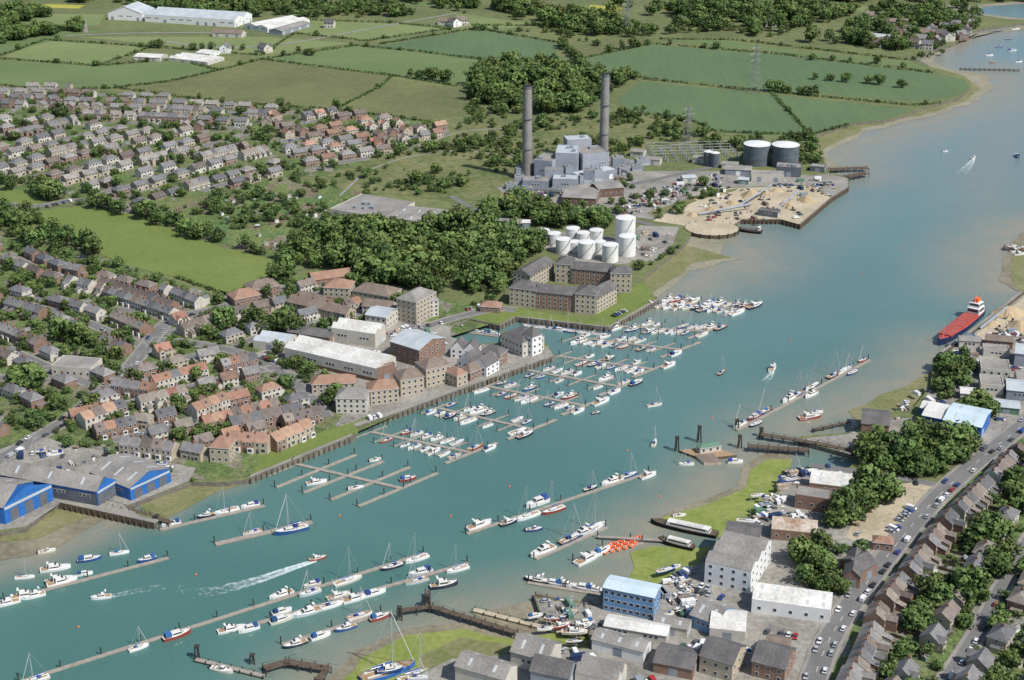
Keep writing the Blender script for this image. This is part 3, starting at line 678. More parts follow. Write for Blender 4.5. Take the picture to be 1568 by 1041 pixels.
for u,v in ((505,42),(695,40),(707,38),(1340,72),(1400,72),(1420,75),(1440,58),(1455,50),(1470,60),(1390,52),(870,38),(405,80),(345,80),(1480,40),(1410,66),(1330,30),(1425,50),(1445,48),(1462,44),(1478,52),(1450,62),(1432,68),(1395,64),(1375,56),(1360,48),(1490,36),(1350,72),(1310,56),(1180,40),(1040,36)): 
    q=G(u,v); put_house('detached',q.x,q.y,R.uniform(0,3),'mix',('rend','brick','white'),1.3)
B('depot_building',(505,330),(588,344),(648,322),5,roof='flat',wall='rend',rf='rgrey',plant=5)
B('depot_building',(592,345),(662,352),(690,332),5.5,rh=1.5,wall='buff',rf='rgrey',n=2,lights=9)
B('power_station_block',(818,276),(845,279),22,17,roof='flat',wall='psclad',rf='rgrey',plant=2)
B('power_station_block',(850,275),(884,276),26,22,roof='flat',wall='psclad',rf='rlite',plant=3)
B('power_station_block',(892,270),(932,266),24,18,roof='flat',wall='psclad',rf='rgrey',plant=2)
B('power_station_block',(868,258),(905,256),14,24,roof='flat',wall='psclad',rf='rlite',plant=1)
B('turbine_hall',(800,290),(840,291),13,7,roof='flat',wall='gclad',rf='rgrey',plant=2);B('turbine_hall',(846,291),(884,292),13,9,roof='flat',wall='psclad',rf='rlite',plant=2)
B('turbine_hall',(834,284),(862,285),8,13,roof='flat',wall='psclad',rf='rgrey')
B('turbine_hall',(888,283),(945,272),13,7,roof='flat',wall='gclad',rf='rlite',plant=2)
for i,(u,v,l,d,h) in enumerate(((788,284,8,8,7),(790,274,6,8,9),(812,270,7,6,12),(893,282,8,6,12),(910,279,7,6,10),(938,262,10,9,11),(948,268,9,8,6),(866,284,6,5,15),(792,295,12,6,4),(950,258,12,8,5),(838,298,10,5,4),(968,262,9,7,4),(975,254,12,8,5),(775,290,9,6,4),(782,300,10,5,4),(870,299,9,5,5))):
    q=G(u,v); mb=MB(); mb.box(0,0,-.5,l,d,h,'gclad' if i%2 else 'psclad',top='rgrey'); mb.box(.5,-.06,.2,l-.5,-.01,h*.3,'rlite'); mb.box(l*.3,d*.3,h,l*.7,d*.7,h+1.2,'gclad'); mb.cyl(l*.8,d*.8,h,h+3,.35,.35,8,'steel'); place('plant_room',mb.mesh('plant_room'),q,R.uniform(-.1,.25)); occ_add(q.x+l/2,q.y+d/2,5)
mb=MB()
for j,(p,q_) in enumerate((((806,286),(818,280)),((930,262),(960,270)),((800,296),(860,299)),((860,299),(930,290)))):
    a=G(*p);b=G(*q_)
    for zz in (3,3.8,4.6): mb.rod((a.x,a.y,LZ+zz),(b.x,b.y,LZ+zz),.3,'steel',6)
    n=int((b-a).length/7)+1
    for i in range(n+1): c=a.lerp(b,i/n); mb.box(c.x-.2,c.y-.2,LZ,c.x+.2,c.y+.2,LZ+5,'steel')
place('pipe_rack',mb.mesh('pipe_rack'))
B('workshop',(860,313),(912,316),(940,300),6,rh=1,wall='dkbrick',rf='rgrey',floors=1,bay=4)
B('workshop',(916,303),(955,300),(972,288),7,rh=1.2,wall='dkbrick',rf='rgrey',floors=1,bay=4)
B('store_shed',(740,350),(790,352),14,4,rh=1,wall='rend',rf='rgrey'); B('store_shed',(800,349),(812,349),8,4,rh=1,wall='green',rf='rwhite')
def stack(u,v,h,r):
    mb=MB(); mb.cyl(0,0,-1,h,r,r*.86,28,'stack','tankd'); mb.cyl(0,0,h*.985,h+1,r*.9,r*.9,28,'dclad','tyre')
    for k in (.33,.66): mb.cyl(0,0,h*k,h*k+.5,r*1.12,r*1.12,28,'dclad')
    mb.box(-r*1.8,-r*1.8,-1,r*1.8,r*1.8,3,'conc')
    for z in range(2,int(h)): mb.box(r*.94,-.35,z,r*1.06,.35,z+.2,'steel')
    q=G(u,v); place('power_station_chimney',mb.mesh('chimney'),q); occ_add(q.x,q.y,9)
stack(807,273,75,4.1); stack(924,248,74,3.9)
def tank(u,v,r,h,k='tank',dome=.12,nm='storage_tank'):
    mb=MB(); n=28; mb.cyl(0,0,-.5,h,r,r,n,k); 
    for i in range(3):
        f0,f1=1-i/3,1-(i+1)/3
        mb.cyl(0,0,h+r*dome*(1-f0*f0)+.01,h+r*dome*(1-f1*f1)+.01,r*f0*1.01,max(.01,r*f1),n,'tank')
    for z in (.33,.66,.98): mb.cyl(0,0,h*z-.1,h*z,r*1.015,r*1.015,n,k)
    for i in range(14):
        a=-2.6+i*.11; b=a+.11; z0,z1=h*i/14,h*(i+1)/14
        mb.hexa([(cos(a)*r,sin(a)*r,z0),(cos(a)*(r+.9),sin(a)*(r+.9),z0),(cos(b)*(r+.9),sin(b)*(r+.9),z1),(cos(b)*r,sin(b)*r,z1)],[(cos(a)*r,sin(a)*r,z0+.2),(cos(a)*(r+.9),sin(a)*(r+.9),z0+.2),(cos(b)*(r+.9),sin(b)*(r+.9),z1+.2),(cos(b)*r,sin(b)*r,z1+.2)],'steel')
    for i in range(n):
        a=2*pi*i/n; c=2*pi*(i+1)/n
        mb.rod((cos(a)*r,sin(a)*r,h+.9),(cos(c)*r,sin(c)*r,h+.9),.05,'steel',3)
    q=G(u,v); place(nm,mb.mesh(nm),q,R.uniform(0,.6)); occ_add(q.x,q.y,r)
for a in ((832,368,4.6,8),(848,374,5,8.5),(862,386,5.2,10),(877,368,5,9.5),(893,372,4.8,8),(898,393,6,11),(913,370,5,9),(934,399,5.6,12),(960,390,6,14),(957,374,7,20),(880,384,4.5,7),(918,386,4.5,8)): tank(*a)
tank(1158,250,11.5,17,'tankd',.1,'fuel_silo'); tank(1201,253,11.5,18,'tankd',.1,'fuel_silo'); 
tank(1084,253,4,12,'tankd',.2,'fuel_silo'); tank(1094,255,4,12,'tankd',.2,'fuel_silo')
B('industrial_unit',(1110,268),(1150,270),14,5,rh=1,wall='gclad',rf='rgrey'); B('industrial_unit',(1150,278),(1200,280),12,6,roof='flat',wall='rend',rf='rgrey')
B('industrial_unit',(1188,270),(1226,272),14,8,roof='flat',wall='dclad',rf='rgrey',plant=3);B('industrial_unit',(1105,258),(1130,259),9,4,rh=1,wall='rend',rf='rgrey')
B('industrial_unit',(1240,262),(1262,264),10,4,roof='flat',wall='dclad',rf='rgrey');B('industrial_unit',(1130,282),(1146,283),8,4,rh=1,wall='green',rf='rlite');B('industrial_unit',(1046,280),(1066,279),9,4,rh=1,wall='rend',rf='rlite')
B('site_office',(1160,330),(1190,334),8,4,roof='flat',wall='dclad',rf='rdark')
for u,v,r,h in ((1150,300,12,5),(1170,297,8,4),(1205,315,8,4),(1235,308,9,5),(1090,322,7,3),(1120,312,6,3),(1545,480,13,5),(1560,500,10,4),(1520,497,7,3),(1190,293,6,3),(1060,330,6,2.5)):
    mb=MB(); n=20; rings=[(1,0),(.72,.32),(.42,.68),(.16,.95)]
    pts=[[(r*f*cos(2*pi*i/n)*(1+.3*noise.noise(Vector((i*.9,u,f)))),r*.7*f*sin(2*pi*i/n)*(1+.3*noise.noise(Vector((i*.7,v,f)))),h*z-.1) for i in range(n)] for f,z in rings]
    for a in range(3):
        for i in range(n): j=(i+1)%n; mb.face([pts[a][i],pts[a][j],pts[a+1][j],pts[a+1][i]],'sandpile')
    mb.face(pts[3],'sandpile'); place('aggregate_heap',mb.mesh('heap'),G(u,v),R.uniform(0,3)); q=G(u,v); occ_add(q.x,q.y,r)
def conveyor(p,q,h0,h1):
    a,b=G(*p),G(*q); a.z=LZ+h0;b.z=LZ+h1; mb=MB(); mb.rod(a,b,.9,'gclad',4)
    for t in (.3,.6,.95): c=a.lerp(b,t); mb.rod((c.x,c.y,LZ),c,.2,'steel'); 
    place('aggregate_conveyor',mb.mesh('conveyor'))
conveyor((1130,318),(1180,300),1,9); conveyor((1190,322),(1222,306),1,8); conveyor((1070,330),(1150,322),1,5); conveyor((1500,505),(1540,488),1,8)
def digger(u,v,a):
    mb=MB()
    for s in (-1,1): mb.box(-1.9,s*1.3-.3,0,1.9,s*1.3+.3,.8,'tyre')
    mb.box(-1.8,-1.2,.85,1,1.2,1.7,'rust'); tap_(mb); mb.rod((1,0,1.7),(4.5,0,4.6),.28,'rust'); mb.rod((4.5,0,4.6),(6.2,0,1.6),.22,'rust'); mb.box(5.8,-.5,.6,6.7,.5,1.6,'steel')
    place('excavator',mb.mesh('excavator'),G(u,v),a)
def tap_(mb): mb.hexa([(-.2,.1,1.7),(1,.1,1.7),(1,1.1,1.7),(-.2,1.1,1.7)],[(-.1,.15,3),(.8,.15,3),(.8,1.05,3),(-.1,1.05,3)],'glass')
for u,v,a in ((1165,306,1),(1215,322,2.4),(1530,505,.5),(1552,494,2),(1100,330,3)): digger(u,v,a)
def pylon(u,v,h):
    mb=MB(); w=h*.11
    def lv(z): 
        t=z/h; s=w*(1-t)**1.15*.9+.5; return [(-s,-s,z),(s,-s,z),(s,s,z),(-s,s,z)]
    zs=[0,.16,.3,.42,.53,.63,.72,.8,.87,.94,1]
    for i in range(len(zs)-1):
        A=lv(zs[i]*h);Bq=lv(zs[i+1]*h)
        for j in range(4):
            k=(j+1)%4; mb.rod(A[j],Bq[j],.14,'steel'); mb.rod(A[j],Bq[k],.08,'steel'); mb.rod(A[k],Bq[j],.08,'steel'); mb.rod(A[j],A[k],.08,'steel')
    for t,l in ((.66,.15),(.79,.19),(.92,.13)):
        z=h*t; 
        for sg in (-1,1):
            for y in (-.6,.6): mb.rod((0,y,z),(sg*h*l,0,z+.3),.11,'steel'); mb.rod((0,y,z+h*.04),(sg*h*l,0,z+.3),.09,'steel')
            mb.rod((sg*h*l,0,z),(sg*h*l,0,z-2),.12,'tankd')
    place('electricity_pylon',mb.mesh('pylon'),G(u,v),.5)
pylon(1155,141,48); pylon(1052,228,38); pylon(960,50,42)
mb=MB()
for i in range(9):
    for j in range(5):
        x,y=i*9,j*9; mb.rod((x,y,0),(x,y,7),.2,'steel'); mb.cyl(x+3,y,0,3.5,.8,.6,6,'gclad')
        if i<8: mb.rod((x,y,7),(x+9,y,7),.2,'steel')
        if j<4: mb.rod((x,y,6),(x,y+9,6),.15,'steel')
place('electricity_substation',mb.mesh('substation'),G(1000,248),.1)
for i in range(9):
    for j in range(5): q=G(1000,248); occ_add(q.x+i*9,q.y+j*9,5)
for a,b in (((965,240),(985,242)),((985,252),(1010,254)),((1060,250),(1080,252))): B('store_shed',a,b,10,5,rh=1,wall='rend',rf='rgrey')
K=dict(roof='gable',rh=3.4,wall='buff',rf='rdark',floors=4,bay=3.2,ww=1.3,wh=1.5)
B('apartment_block',(780,467),(820,472),14,12,**{**K,'roof':'hip'}); B('apartment_block',(820,472),(880,478),13,11.2,**{**K,'wall':'brick'})
B('apartment_block',(880,479),(912,482),15,13,**{**K,'roof':'hip'}); B('apartment_block',(914,481),(944,464),12,11,**K)
B('apartment_block',(812,447),(848,425),13,11,**K); B('apartment_block',(850,432),(875,434),13,13,**{**K,'roof':'hip'}); B('apartment_block',(875,435),(934,441),12,11,**{**K,'wall':'brick'})
B('apartment_block',(934,448),(966,449),(978,440),13.5,**{**K,'roof':'hip'}); B('pavilion',(735,478),(765,480),9,4,roof='hip',rh=2.5,wall='brick',rf='rorg',floors=1)
B('apartment_block',(608,491),(638,498),(677,483),15,roof='hip',rh=4,wall='buff',rf='rgrey',floors=5,bay=3.3)
B('apartment_block',(650,487),(672,484),8,11,roof='hip',rh=3,wall='rend',rf='rgrey',floors=4,bay=3)
B('warehouse',(437,553),(578,586),(622,571),8.5,rh=3,wall='rend',rf='rwhite',n=2,ridge='x',lights=0,base='dkbrick')
B('warehouse',(578.5,586),(606,578),3,8.4,roof='flat',wall='brick',rf='rgrey')
B('warehouse',(508,523),(575,533),(602,521),9,rh=2.5,wall='rend',rf='rwhite',n=2,lights=12)
B('office_building',(598,549),(642,563),(686,545),11,rh=3.2,wall='brick',rf='rlite',floors=3,bay=4,lights=10)
B('office_building',(560,500),(592,505),16,8,rh=2,wall='rend',rf='rlite',floors=2)
B('workshop',(388,533),(436,540),16,5,rh=2,wall='rend',rf='rlite',n=2); B('workshop',(440,518),(505,528),12,4.5,rh=2,wall='brick',rf='rdark')
B('boathouse',(768,533),(800,547),(832,535),9,roof='hip',rh=5,wall='rend',rf='rdark',floors=2,bay=3); B('boathouse',(800,540),(815,546),8,12,roof='hip',rh=5,wall='white',rf='rdark',floors=3,bay=3)
B('marina_office',(700,566),(745,578),13,6,rh=5,wall='white',rf='rdark',ridge='y',n=2,floors=2,bay=4); B('marina_office',(690,548),(730,552),10,6,rh=4.5,wall='white',rf='rdark',ridge='y',n=2,floors=2)
B('marina_office',(735,556),(765,562),10,7,roof='hip',rh=4,wall='brick',rf='rdark',floors=2)
S=dict(roof='hip',rh=3.6,wall='buff',rf='rorg',floors=3,bay=3)
B('waterfront_apartments',(515,633),(562,634),12,9,**{**S,'rf':'rgrey','wall':'rend'}); B('waterfront_apartments',(568,621),(611,616),12,8.5,**S); B('waterfront_apartments',(614,608),(650,602),13,10,**{**S,'rf':'rbrn'})
B('waterfront_apartments',(653,594),(690,585),13,11,**{**S,'rf':'rbrn'}); B('waterfront_apartments',(478,603),(545,600),10,5.5,**{**S,'floors':2}); B('waterfront_apartments',(720,584),(770,560),8,5,**{**S,'rf':'rbrn','floors':2,'wall':'brick'})
B('waterfront_apartments',(700,594),(716,588),10,7,**{**S,'floors':2})
B('harbour_house',(322,708),(352,710),10,8.5,roof='hip',rh=4.5,wall='buff',rf='rorg',floors=2,bay=3)
B('school_building',(480,440),(540,432),14,5,rh=3,wall='brick',rf='rorg',floors=1); B('school_building',(540,460),(596,470),16,7,roof='hip',rh=4,wall='buff',rf='rbrn',floors=2)
B('apartment_block',(496,460),(536,462),14,9,roof='hip',rh=4,wall='buff',rf='rorg',floors=3,bay=3.3); B('apartment_block',(555,482),(600,486),11,6,rh=3,wall='rend',rf='rbrn',floors=2)
B('school_building',(360,470),(400,462),13,5,roof='hip',rh=4,wall='brick',rf='rorg',floors=1);B('school_building',(385,458),(430,450),14,6,roof='hip',rh=4,wall='brick',rf='rbrn',floors=2)
B('church_hall',(80,575),(140,580),15,6,roof='flat',wall='rend',rf='rgrey',floors=1); B('parade_of_shops',(450,470),(490,480),14,6,rh=3,wall='brick',rf='rbrn',floors=2)
B('care_home',(440,475),(530,495),11,6,rh=3.4,wall='buff',rf='rbrn',floors=2,chim=4)
B('boat_shed',(0,748),(150,775),(180,757),8,rh=4.5,wall='dclad',rf='rgrey',ridge='x',lights=14,band='bluew')
def blue_end(p,q,h,rh):
    a,b=G(*p),G(*q); d=b-a; L=d.length; mb=MB(); mb.face([(0,0,-.5),(L,0,-.5),(L,0,h),(L/2,0,h+rh),(0,0,h)],'bluew'); 
    for t in (.2,.5,.8): mb.box(L*t-2.2,-.12,-.5,L*t+2.2,-.03,h*.72,'dclad')
    mb.box(.5,-.1,h*.8,L-.5,-.02,h*.95,'rlite')
    n=Vector((d.y,-d.x,0)).normalized()*.25
    return mb,a+n,atan2(d.y,d.x)
for p,q,h,rh in (((150,775),(180,757),8,4.5),((200,767),(262,738),7,4),((8,803),(82,766),9,5)):
    m_,a,an=blue_end(p,q,h,rh); place('boat_shed_gable_wall',m_.mesh('gable'),a,an)
B('boat_shed',(140,742),(200,767),(262,738),7,rh=4,wall='bluew',rf='rgrey',ridge='x',lights=8)
B('boat_shed',(-90,790),(8,803),(82,766),9,rh=5,wall='bluew',rf='rgrey',ridge='x',lights=12)
B('quay_shed',(1318,664),(1360,668),(1400,648),6,rh=3,wall='brick',rf='rdark'); B('quay_shed',(1410,654),(1440,660),(1460,640),7,rh=1,wall='bluew',rf='rwhite')
B('quay_warehouse',(1442,664),(1500,676),(1545,655),8,rh=2,wall='bluew',rf='rblue',lights=10); B('quay_shed',(1408,637),(1452,645),10,5,rh=1,wall='bluew',rf='rwhite')
B('industrial_unit',(1500,604),(1535,607),14,6,roof='flat',wall='rend',rf='rgrey'); B('industrial_unit',(1500,582),(1545,586),16,7,roof='flat',wall='rend',rf='rgrey',floors=2); B('industrial_unit',(1540,612),(1580,616),16,6,rh=2,wall='gclad',rf='rlite')
B('industrial_unit',(1505,545),(1545,548),9,4,roof='flat',wall='rend',rf='rgrey');B('tennis_clubhouse',(1520,632),(1560,636),10,4,rh=1,wall='green',rf='rlite')
B('industrial_unit',(1468,533),(1500,535),8,5,rh=1.5,wall='rend',rf='rgrey');B('industrial_unit',(1508,532),(1550,536),10,5,rh=1.5,wall='brick',rf='rbrn');B('industrial_unit',(1552,560),(1600,566),16,8,rh=2,wall='psclad',rf='rlite',lights=8);B('industrial_unit',(1556,596),(1610,600),14,6,rh=2,wall='rend',rf='rgrey');B('site_office',(1478,522),(1492,523),4,3,roof='flat',wall='bluew',rf='rgrey');B('industrial_unit',(1470,612),(1494,614),9,4,rh=1.2,wall='rend',rf='rwhite')
B('brick_workshop',(1216,778),(1268,786),(1280,772),7,roof='flat',wall='brick',rf='rgrey',floors=1,bay=5); B('brick_workshop',(1238,756),(1302,764),(1325,748),6,rh=2.5,wall='brick',rf='rwhite',n=2,lights=8)
B('brick_workshop',(1180,826),(1250,833),(1268,818),5.5,rh=2.5,wall='brick',rf='rust',n=2,floors=1,bay=5); B('office_hut',(1336,842),(1366,845),6,4,roof='hip',rh=2,wall='brick',rf='rorg',floors=1)
B('sail_loft_warehouse',(1078,893),(1148,910),(1210,868),11,rh=2.5,wall='white',rf='rgrey',floors=3,bay=5,n=3,ridge='x'); B('sail_loft_warehouse',(1108,856),(1160,862),15,11,rh=2.2,wall='white',rf='rdark',floors=3,bay=5)
B('boatyard_shed',(1150,938),(1270,955),(1300,932),6.5,rh=2.2,wall='white',rf='rwhite',n=2,lights=6,ridge='x',floors=1,bay=6)
B('boatyard_shed',(1056,960),(1096,975),(1128,950),6,rh=3.5,wall='bluel',rf='rgrey',ridge='x',lights=8); B('boatyard_shed',(1086,978),(1140,984),(1175,955),5,roof='curve',rh=3.2,wall='rend',rf='rwhite')
B('boatyard_shed',(1000,968),(1052,978),(1068,965),4.5,rh=1.8,wall='rend',rf='rgrey',lights=7)
B('blue_office_building',(923,934),(1000,950),(1027,934),11,roof='gable',rh=.9,wall='bluel',rf='rblue',floors=3,bay=2.6,ww=1.7,wh=1.3)
B('marine_workshop',(906,996),(985,1016),(1008,1001),5.5,rh=2,wall='white',rf='rgrey',lights=7); B('marine_workshop',(925,972),(1020,988),(1036,972),4.5,rh=1.4,wall='rend',rf='rwhite')
B('marine_workshop',(1000,1030),(1060,1042),14,5,rh=2.5,wall='brick',rf='rdark'); B('marine_workshop',(697,1046),(772,1068),(800,1046),8,rh=3,wall='rend',rf='rgrey',lights=8)
B('marine_workshop',(782,1020),(838,1035),(872,1010),7,rh=4,wall='rend',rf='rgrey',lights=9);B('marine_workshop',(812,1050),(870,1062),(900,1040),7,rh=4,wall='gclad',rf='rdark');B('marine_workshop',(880,1050),(945,1065),(965,1040),6,rh=3,wall='rend',rf='rgrey',n=2)
B('stone_warehouse',(1070,1030),(1120,1045),(1160,1020),8,rh=4,wall='buff',rf='rdark',floors=2,bay=4); B('stone_warehouse',(1150,1035),(1200,1048),(1235,1020),7,rh=4,wall='brick',rf='rdark',floors=2,bay=4)
B('stone_warehouse',(1170,1012),(1205,1018),12,5,rh=3,wall='brick',rf='rbrn',floors=1); B('garage_block',(1290,898),(1316,902),20,6,rh=3,wall='brick',rf='rdark',ridge='y'); B('garage_block',(1318,892),(1342,880),12,6,rh=3,wall='brick',rf='rdark')
# ------------- houses
row((165,455),(268,490),'terrace','slate',('brick','rend'));row((150,438),(268,478),'terrace','brown',('brick','rend'),flip=True)
row((355,684),(415,690),'terrace','red',('buff','brick'),s=1.15,one=True);row((415,690),(472,664),'terrace','red',('buff','brick'),s=1.15,one=True)
row((280,696),(318,704),'semi','brown',('buff',)); row((190,690),(270,700),'terrace','brown',('brick','buff'),s=1.1)
row((125,655),(190,632),'terrace','org',('rend','brick'),s=1.1); row((295,640),(345,622),'terrace','red',('buff','rend'),s=1.1); row((352,662),(462,638),'terrace','brown',('buff','brick'),s=1.1)
row((190,648),(245,655),'semi','brown',('brick','buff'));row((178,600),(235,608),'terrace','org',('brick',),s=1.1)
estate([(0,140),(60,135),(250,152),(420,166),(415,196),(300,200),(100,178),(0,172)],(0,150),(250,158),['semi','semi','detached','terrace'],'grey',('brick','rend','buff'),back=30,front=24)
estate([(420,170),(560,178),(680,196),(684,212),(600,234),(500,262),(430,240),(418,205)],(480,238),(662,208),['detached','semi','detached'],'org',('buff','rend','brick'),back=25,front=21)
estate([(0,182),(100,186),(300,206),(425,242),(435,268),(370,285),(270,300),(190,320),(140,292),(60,285),(0,272)],(200,302),(345,262),['semi','terrace','semi','bung'],'grey',('brick','buff','rend'),back=31,front=24)
estate([(-250,140),(-5,140),(-5,265),(-250,270)],(-200,200),(0,190),['semi','semi'],'grey',('brick','buff'))
estate([(0,385),(170,412),(270,435),(330,458),(328,478),(265,482),(205,545),(150,590),(80,625),(0,650)],(130,430),(270,478),['terrace','terrace','semi'],'slate',('brick','rend','brick'),back=30,front=20)
estate([(-250,380),(-5,385),(-5,690),(-250,690)],(-200,470),(0,520),['terrace','semi'],'slate',('brick','rend'),back=28,front=19)
estate([(335,458),(400,440),(480,440),(600,475),(560,490),(440,512),(390,530),(330,520),(270,515),(245,520),(270,490)],(330,480),(420,455),['semi','terrace','detached'],'mix',('brick','rend','buff'),back=25,front=20)
estate([(215,545),(300,535),(385,545),(440,565),(500,595),(520,640),(470,668),(380,700),(300,690),(120,670),(90,650),(150,610)],(355,645),(465,618),['terrace','detached','semi','detached'],'org',('buff','brick','rend'),back=22,front=19)
estate([(0,655),(60,672),(20,690),(0,690)],(0,680),(50,665),['terrace'],'slate',('rend',))
row((1352,935),(1452,800),'terrace','row',('rend','brick','buff','brick'),flip=True,gap=6) ; row((1462,795),(1560,700),'terrace','row',('rend','brick','buff','brick'),flip=True,gap=6)
row((1290,1075),(1345,945),'terrace','row',('rend','brick','buff','brick'),flip=True,gap=6)
estate([(1340,1090),(1375,960),(1480,800),(1568,712),(1750,600),(1750,1090)],(1352,935),(1452,800),['terrace','semi','semi','detached'],'brown',('brick','rend','buff'),back=32,front=24,skip=.18)
# ================================================================ BOATS
def hull(mb,L,Bm,fb,bow=.55,n=9,dk='bdeck',hk='hull',sheer=.35):
    st=[]
    for i in range(n):
        t=i/(n-1); x=-L/2+L*t
        w=Bm/2*(.78+.22*sin(min(1,t/.4)*pi/2)) if t<.4 else Bm/2*max(.02,cos((t-.4)/.6*pi/2)**bow)
        z=fb+sheer*max(0,t-.3)**2*2
        st.append([(x,-w,z),(x-.0,-w*.86,-.15),(x,w*.86,-.15),(x,w,z)])
    for i in range(n-1):
        a,b=st[i],st[i+1]
        for j in (0,2): mb.face([a[j],a[j+1],b[j+1],b[j]],hk)
        mb.face([a[3],b[3],b[0],a[0]],dk)
        for m in (0,3): mb.face([a[m],b[m],(b[m][0],b[m][1]*.97,b[m][2]+.12),(a[m][0],a[m][1]*.97,a[m][2]+.12)],hk)
    mb.face(st[0],hk)
def tap(mb,x0,x1,w,z0,z1,k,fx=.6,rx=.2,wi=.8,glass=True):
    lo=[(x0,-w/2,z0),(x1,-w/2,z0),(x1,w/2,z0),(x0,w/2,z0)]; hi=[(x0+rx,-w/2*wi,z1),(x1-fx,-w/2*wi,z1),(x1-fx,w/2*wi,z1),(x0+rx,w/2*wi,z1)]
    mb.hexa(lo,hi,k)
    if glass:
        def m(a,b,f): return tuple(a[i]*(1-f)+b[i]*f for i in range(3))
        for i in range(4):
            j=(i+1)%4; A,Bq,C,D=m(lo[i],hi[i],.42),m(lo[j],hi[j],.42),m(lo[j],hi[j],.86),m(lo[i],hi[i],.86)
            A2,B2,C2,D2=m(A,Bq,.08),m(A,Bq,.92),m(D,C,.92),m(D,C,.08)
            c=((x0+x1)/2,0,0); o=[]
            for p in (A2,B2,C2,D2): v=Vector((p[0]-c[0],p[1],0)).normalized()*.03; o.append((p[0]+v.x,p[1]+v.y,p[2]))
            mb.face(o,'glass')
def sail_mesh(L,v):
    mb=MB(); Bm=L*.30; hull(mb,L,Bm,.95,dk='teak' if v%3==2 else 'bdeck')
    tap(mb,-L*.12,L*.24,Bm*.58,.95,1.5,'bdeck',.8,.1,.85)
    mb.box(-L*.42,-Bm*.22,.96,-L*.14,Bm*.22,1.02,'teak')
    for s in (-1,1): mb.box(-L*.42,s*Bm*.26-.1,.96,-L*.14,s*Bm*.26+.1,1.3,'bdeck')
    mx=L*.08; h=L*1.25; mb.rod((mx,0,1),(mx,0,h),.11,'mast',6,.08)
    mb.rod((mx,0,2.3),(-L*.32,0,2.4),.1,'mast'); mb.rod((mx-.1,0,2.5),(-L*.32,0,2.55),.2,'canvas',6,.14)
    for z in (.5,.75): mb.rod((mx,-.9,h*z),(mx,.9,h*z),.05,'mast')
    mb.rod((L*.47,0,1.3),(mx,0,h*.97),.045 if v%2 else .09,'mast' if v%2 else 'bdeck'); mb.rod((-L*.48,0,1.1),(mx,0,h),.03,'mast')
    for s in (-1,1): mb.rod((mx,s*Bm*.45,1),(mx,s*.9,h*.5),.03,'mast',3); mb.rod((mx,s*.9,h*.5),(mx,0,h*.98),.03,'mast',3)
    if v%2==0: tap(mb,-L*.2,-L*.05,Bm*.55,1.5,2.15,'canvas',.5,0,.8,False)
    for s in (-1,1): mb.rod((-L*.45,s*Bm*.42,1.6),(L*.1,s*Bm*.47,1.7),.025,'mast',3)
    return mb.mesh('sailing_yacht')
def motor_mesh(L,v):
    mb=MB(); Bm=L*.32; hull(mb,L,Bm,1.15,bow=.5,sheer=.5)
    tap(mb,-L*.22,L*.22,Bm*.78,1.15,2.35,'bdeck',L*.12,.2,.82)
    mb.box(-L*.46,-Bm*.36,1.16,-L*.22,Bm*.36,1.2,'teak')
    if v%2==0:
        tap(mb,-L*.2,L*.06,Bm*.6,2.35,2.95,'bdeck',.7,0,.9,False); mb.rod((-L*.2,-.9,2.9),(-L*.24,-.9,4),.06,'mast'); mb.rod((-L*.2,.9,2.9),(-L*.24,.9,4),.06,'mast'); mb.box(-L*.27,-1.1,3.9,-L*.2,1.1,4.0,'bdeck')
        tap(mb,L*.0,L*.05,Bm*.5,2.95,3.4,'glass',.3,0,.9,False)
    else:
        tap(mb,-L*.44,-L*.2,Bm*.72,1.5,2.7,'canvas',.1,.3,.85,False); mb.rod((-L*.1,0,2.35),(-L*.12,0,4),.05,'mast')
    tap(mb,L*.22,L*.38,Bm*.4,1.3,1.6,'bdeck',.6,0,.8,False)
    for s in (-1,1): mb.rod((L*.1,s*Bm*.46,1.9),(L*.46,s*.1,2.25),.03,'mast',3)
    return mb.mesh('motor_cruiser')
def open_mesh(L,v):
    mb=MB(); Bm=L*.36; hull(mb,L,Bm,.6,bow=.5); mb.box(-L*.4,-Bm*.32,.61,L*.15,Bm*.32,.64,'deck')
    tap(mb,-L*.02,L*.16,Bm*.5,.62,1.5,'bdeck',.3,0,.8); mb.box(-L*.3,-Bm*.3,.62,-L*.24,Bm*.3,.9,'bdeck'); mb.box(-L*.56,-.25,.1,-L*.49,.25,1.2,'tyre')
    return mb.mesh('open_motorboat')
SMH=[sail_mesh(l,i) for i,l in enumerate((9.5,10.5,11.5,12.5,8.5))]; MMH=[motor_mesh(l,i) for i,l in enumerate((9.5,10.5,11.5,8.5,13))]; OMH=[open_mesh(l,i) for i,l in enumerate((5.5,6.5))]
HC=[(.8,.8,.79)]*9+[(.03,.06,.17),(.02,.03,.06),(.62,.6,.52),(.28,.05,.04),(.03,.09,.25),(.55,.6,.62)]
def boat(x,y,ang,kind=None,s=1,z=0,col=None):
    kind=kind or R.choice('ssmmm')
    me=R.choice({'s':SMH,'m':MMH,'o':OMH}[kind])
    place({'s':'sailing_yacht','m':'motor_cruiser','o':'open_motorboat'}[kind],me,(x,y,z),ang,s,col or R.choice(HC))
def pontoon(name,P,w=2.2,piles=22,zt=.55):
    mb=MB(); ribbon(mb,P,w,zt,'deck',0,.5)
    for i in range(len(P)-1):
        L=(P[i+1]-P[i]).length; n=max(1,int(L/piles)); d=(P[i+1]-P[i]).normalized(); nv=Vector((-d.y,d.x,0))*(w/2+.25)
        for j in range(n+1):
            q=P[i].lerp(P[i+1],j/n)+nv; mb.cyl(q.x,q.y,-1,3.6,.28,.28,8,'pile')
    place(name,mb.mesh(name))
FD=(G(625,655,0)-G(505,700,0)).normalized()
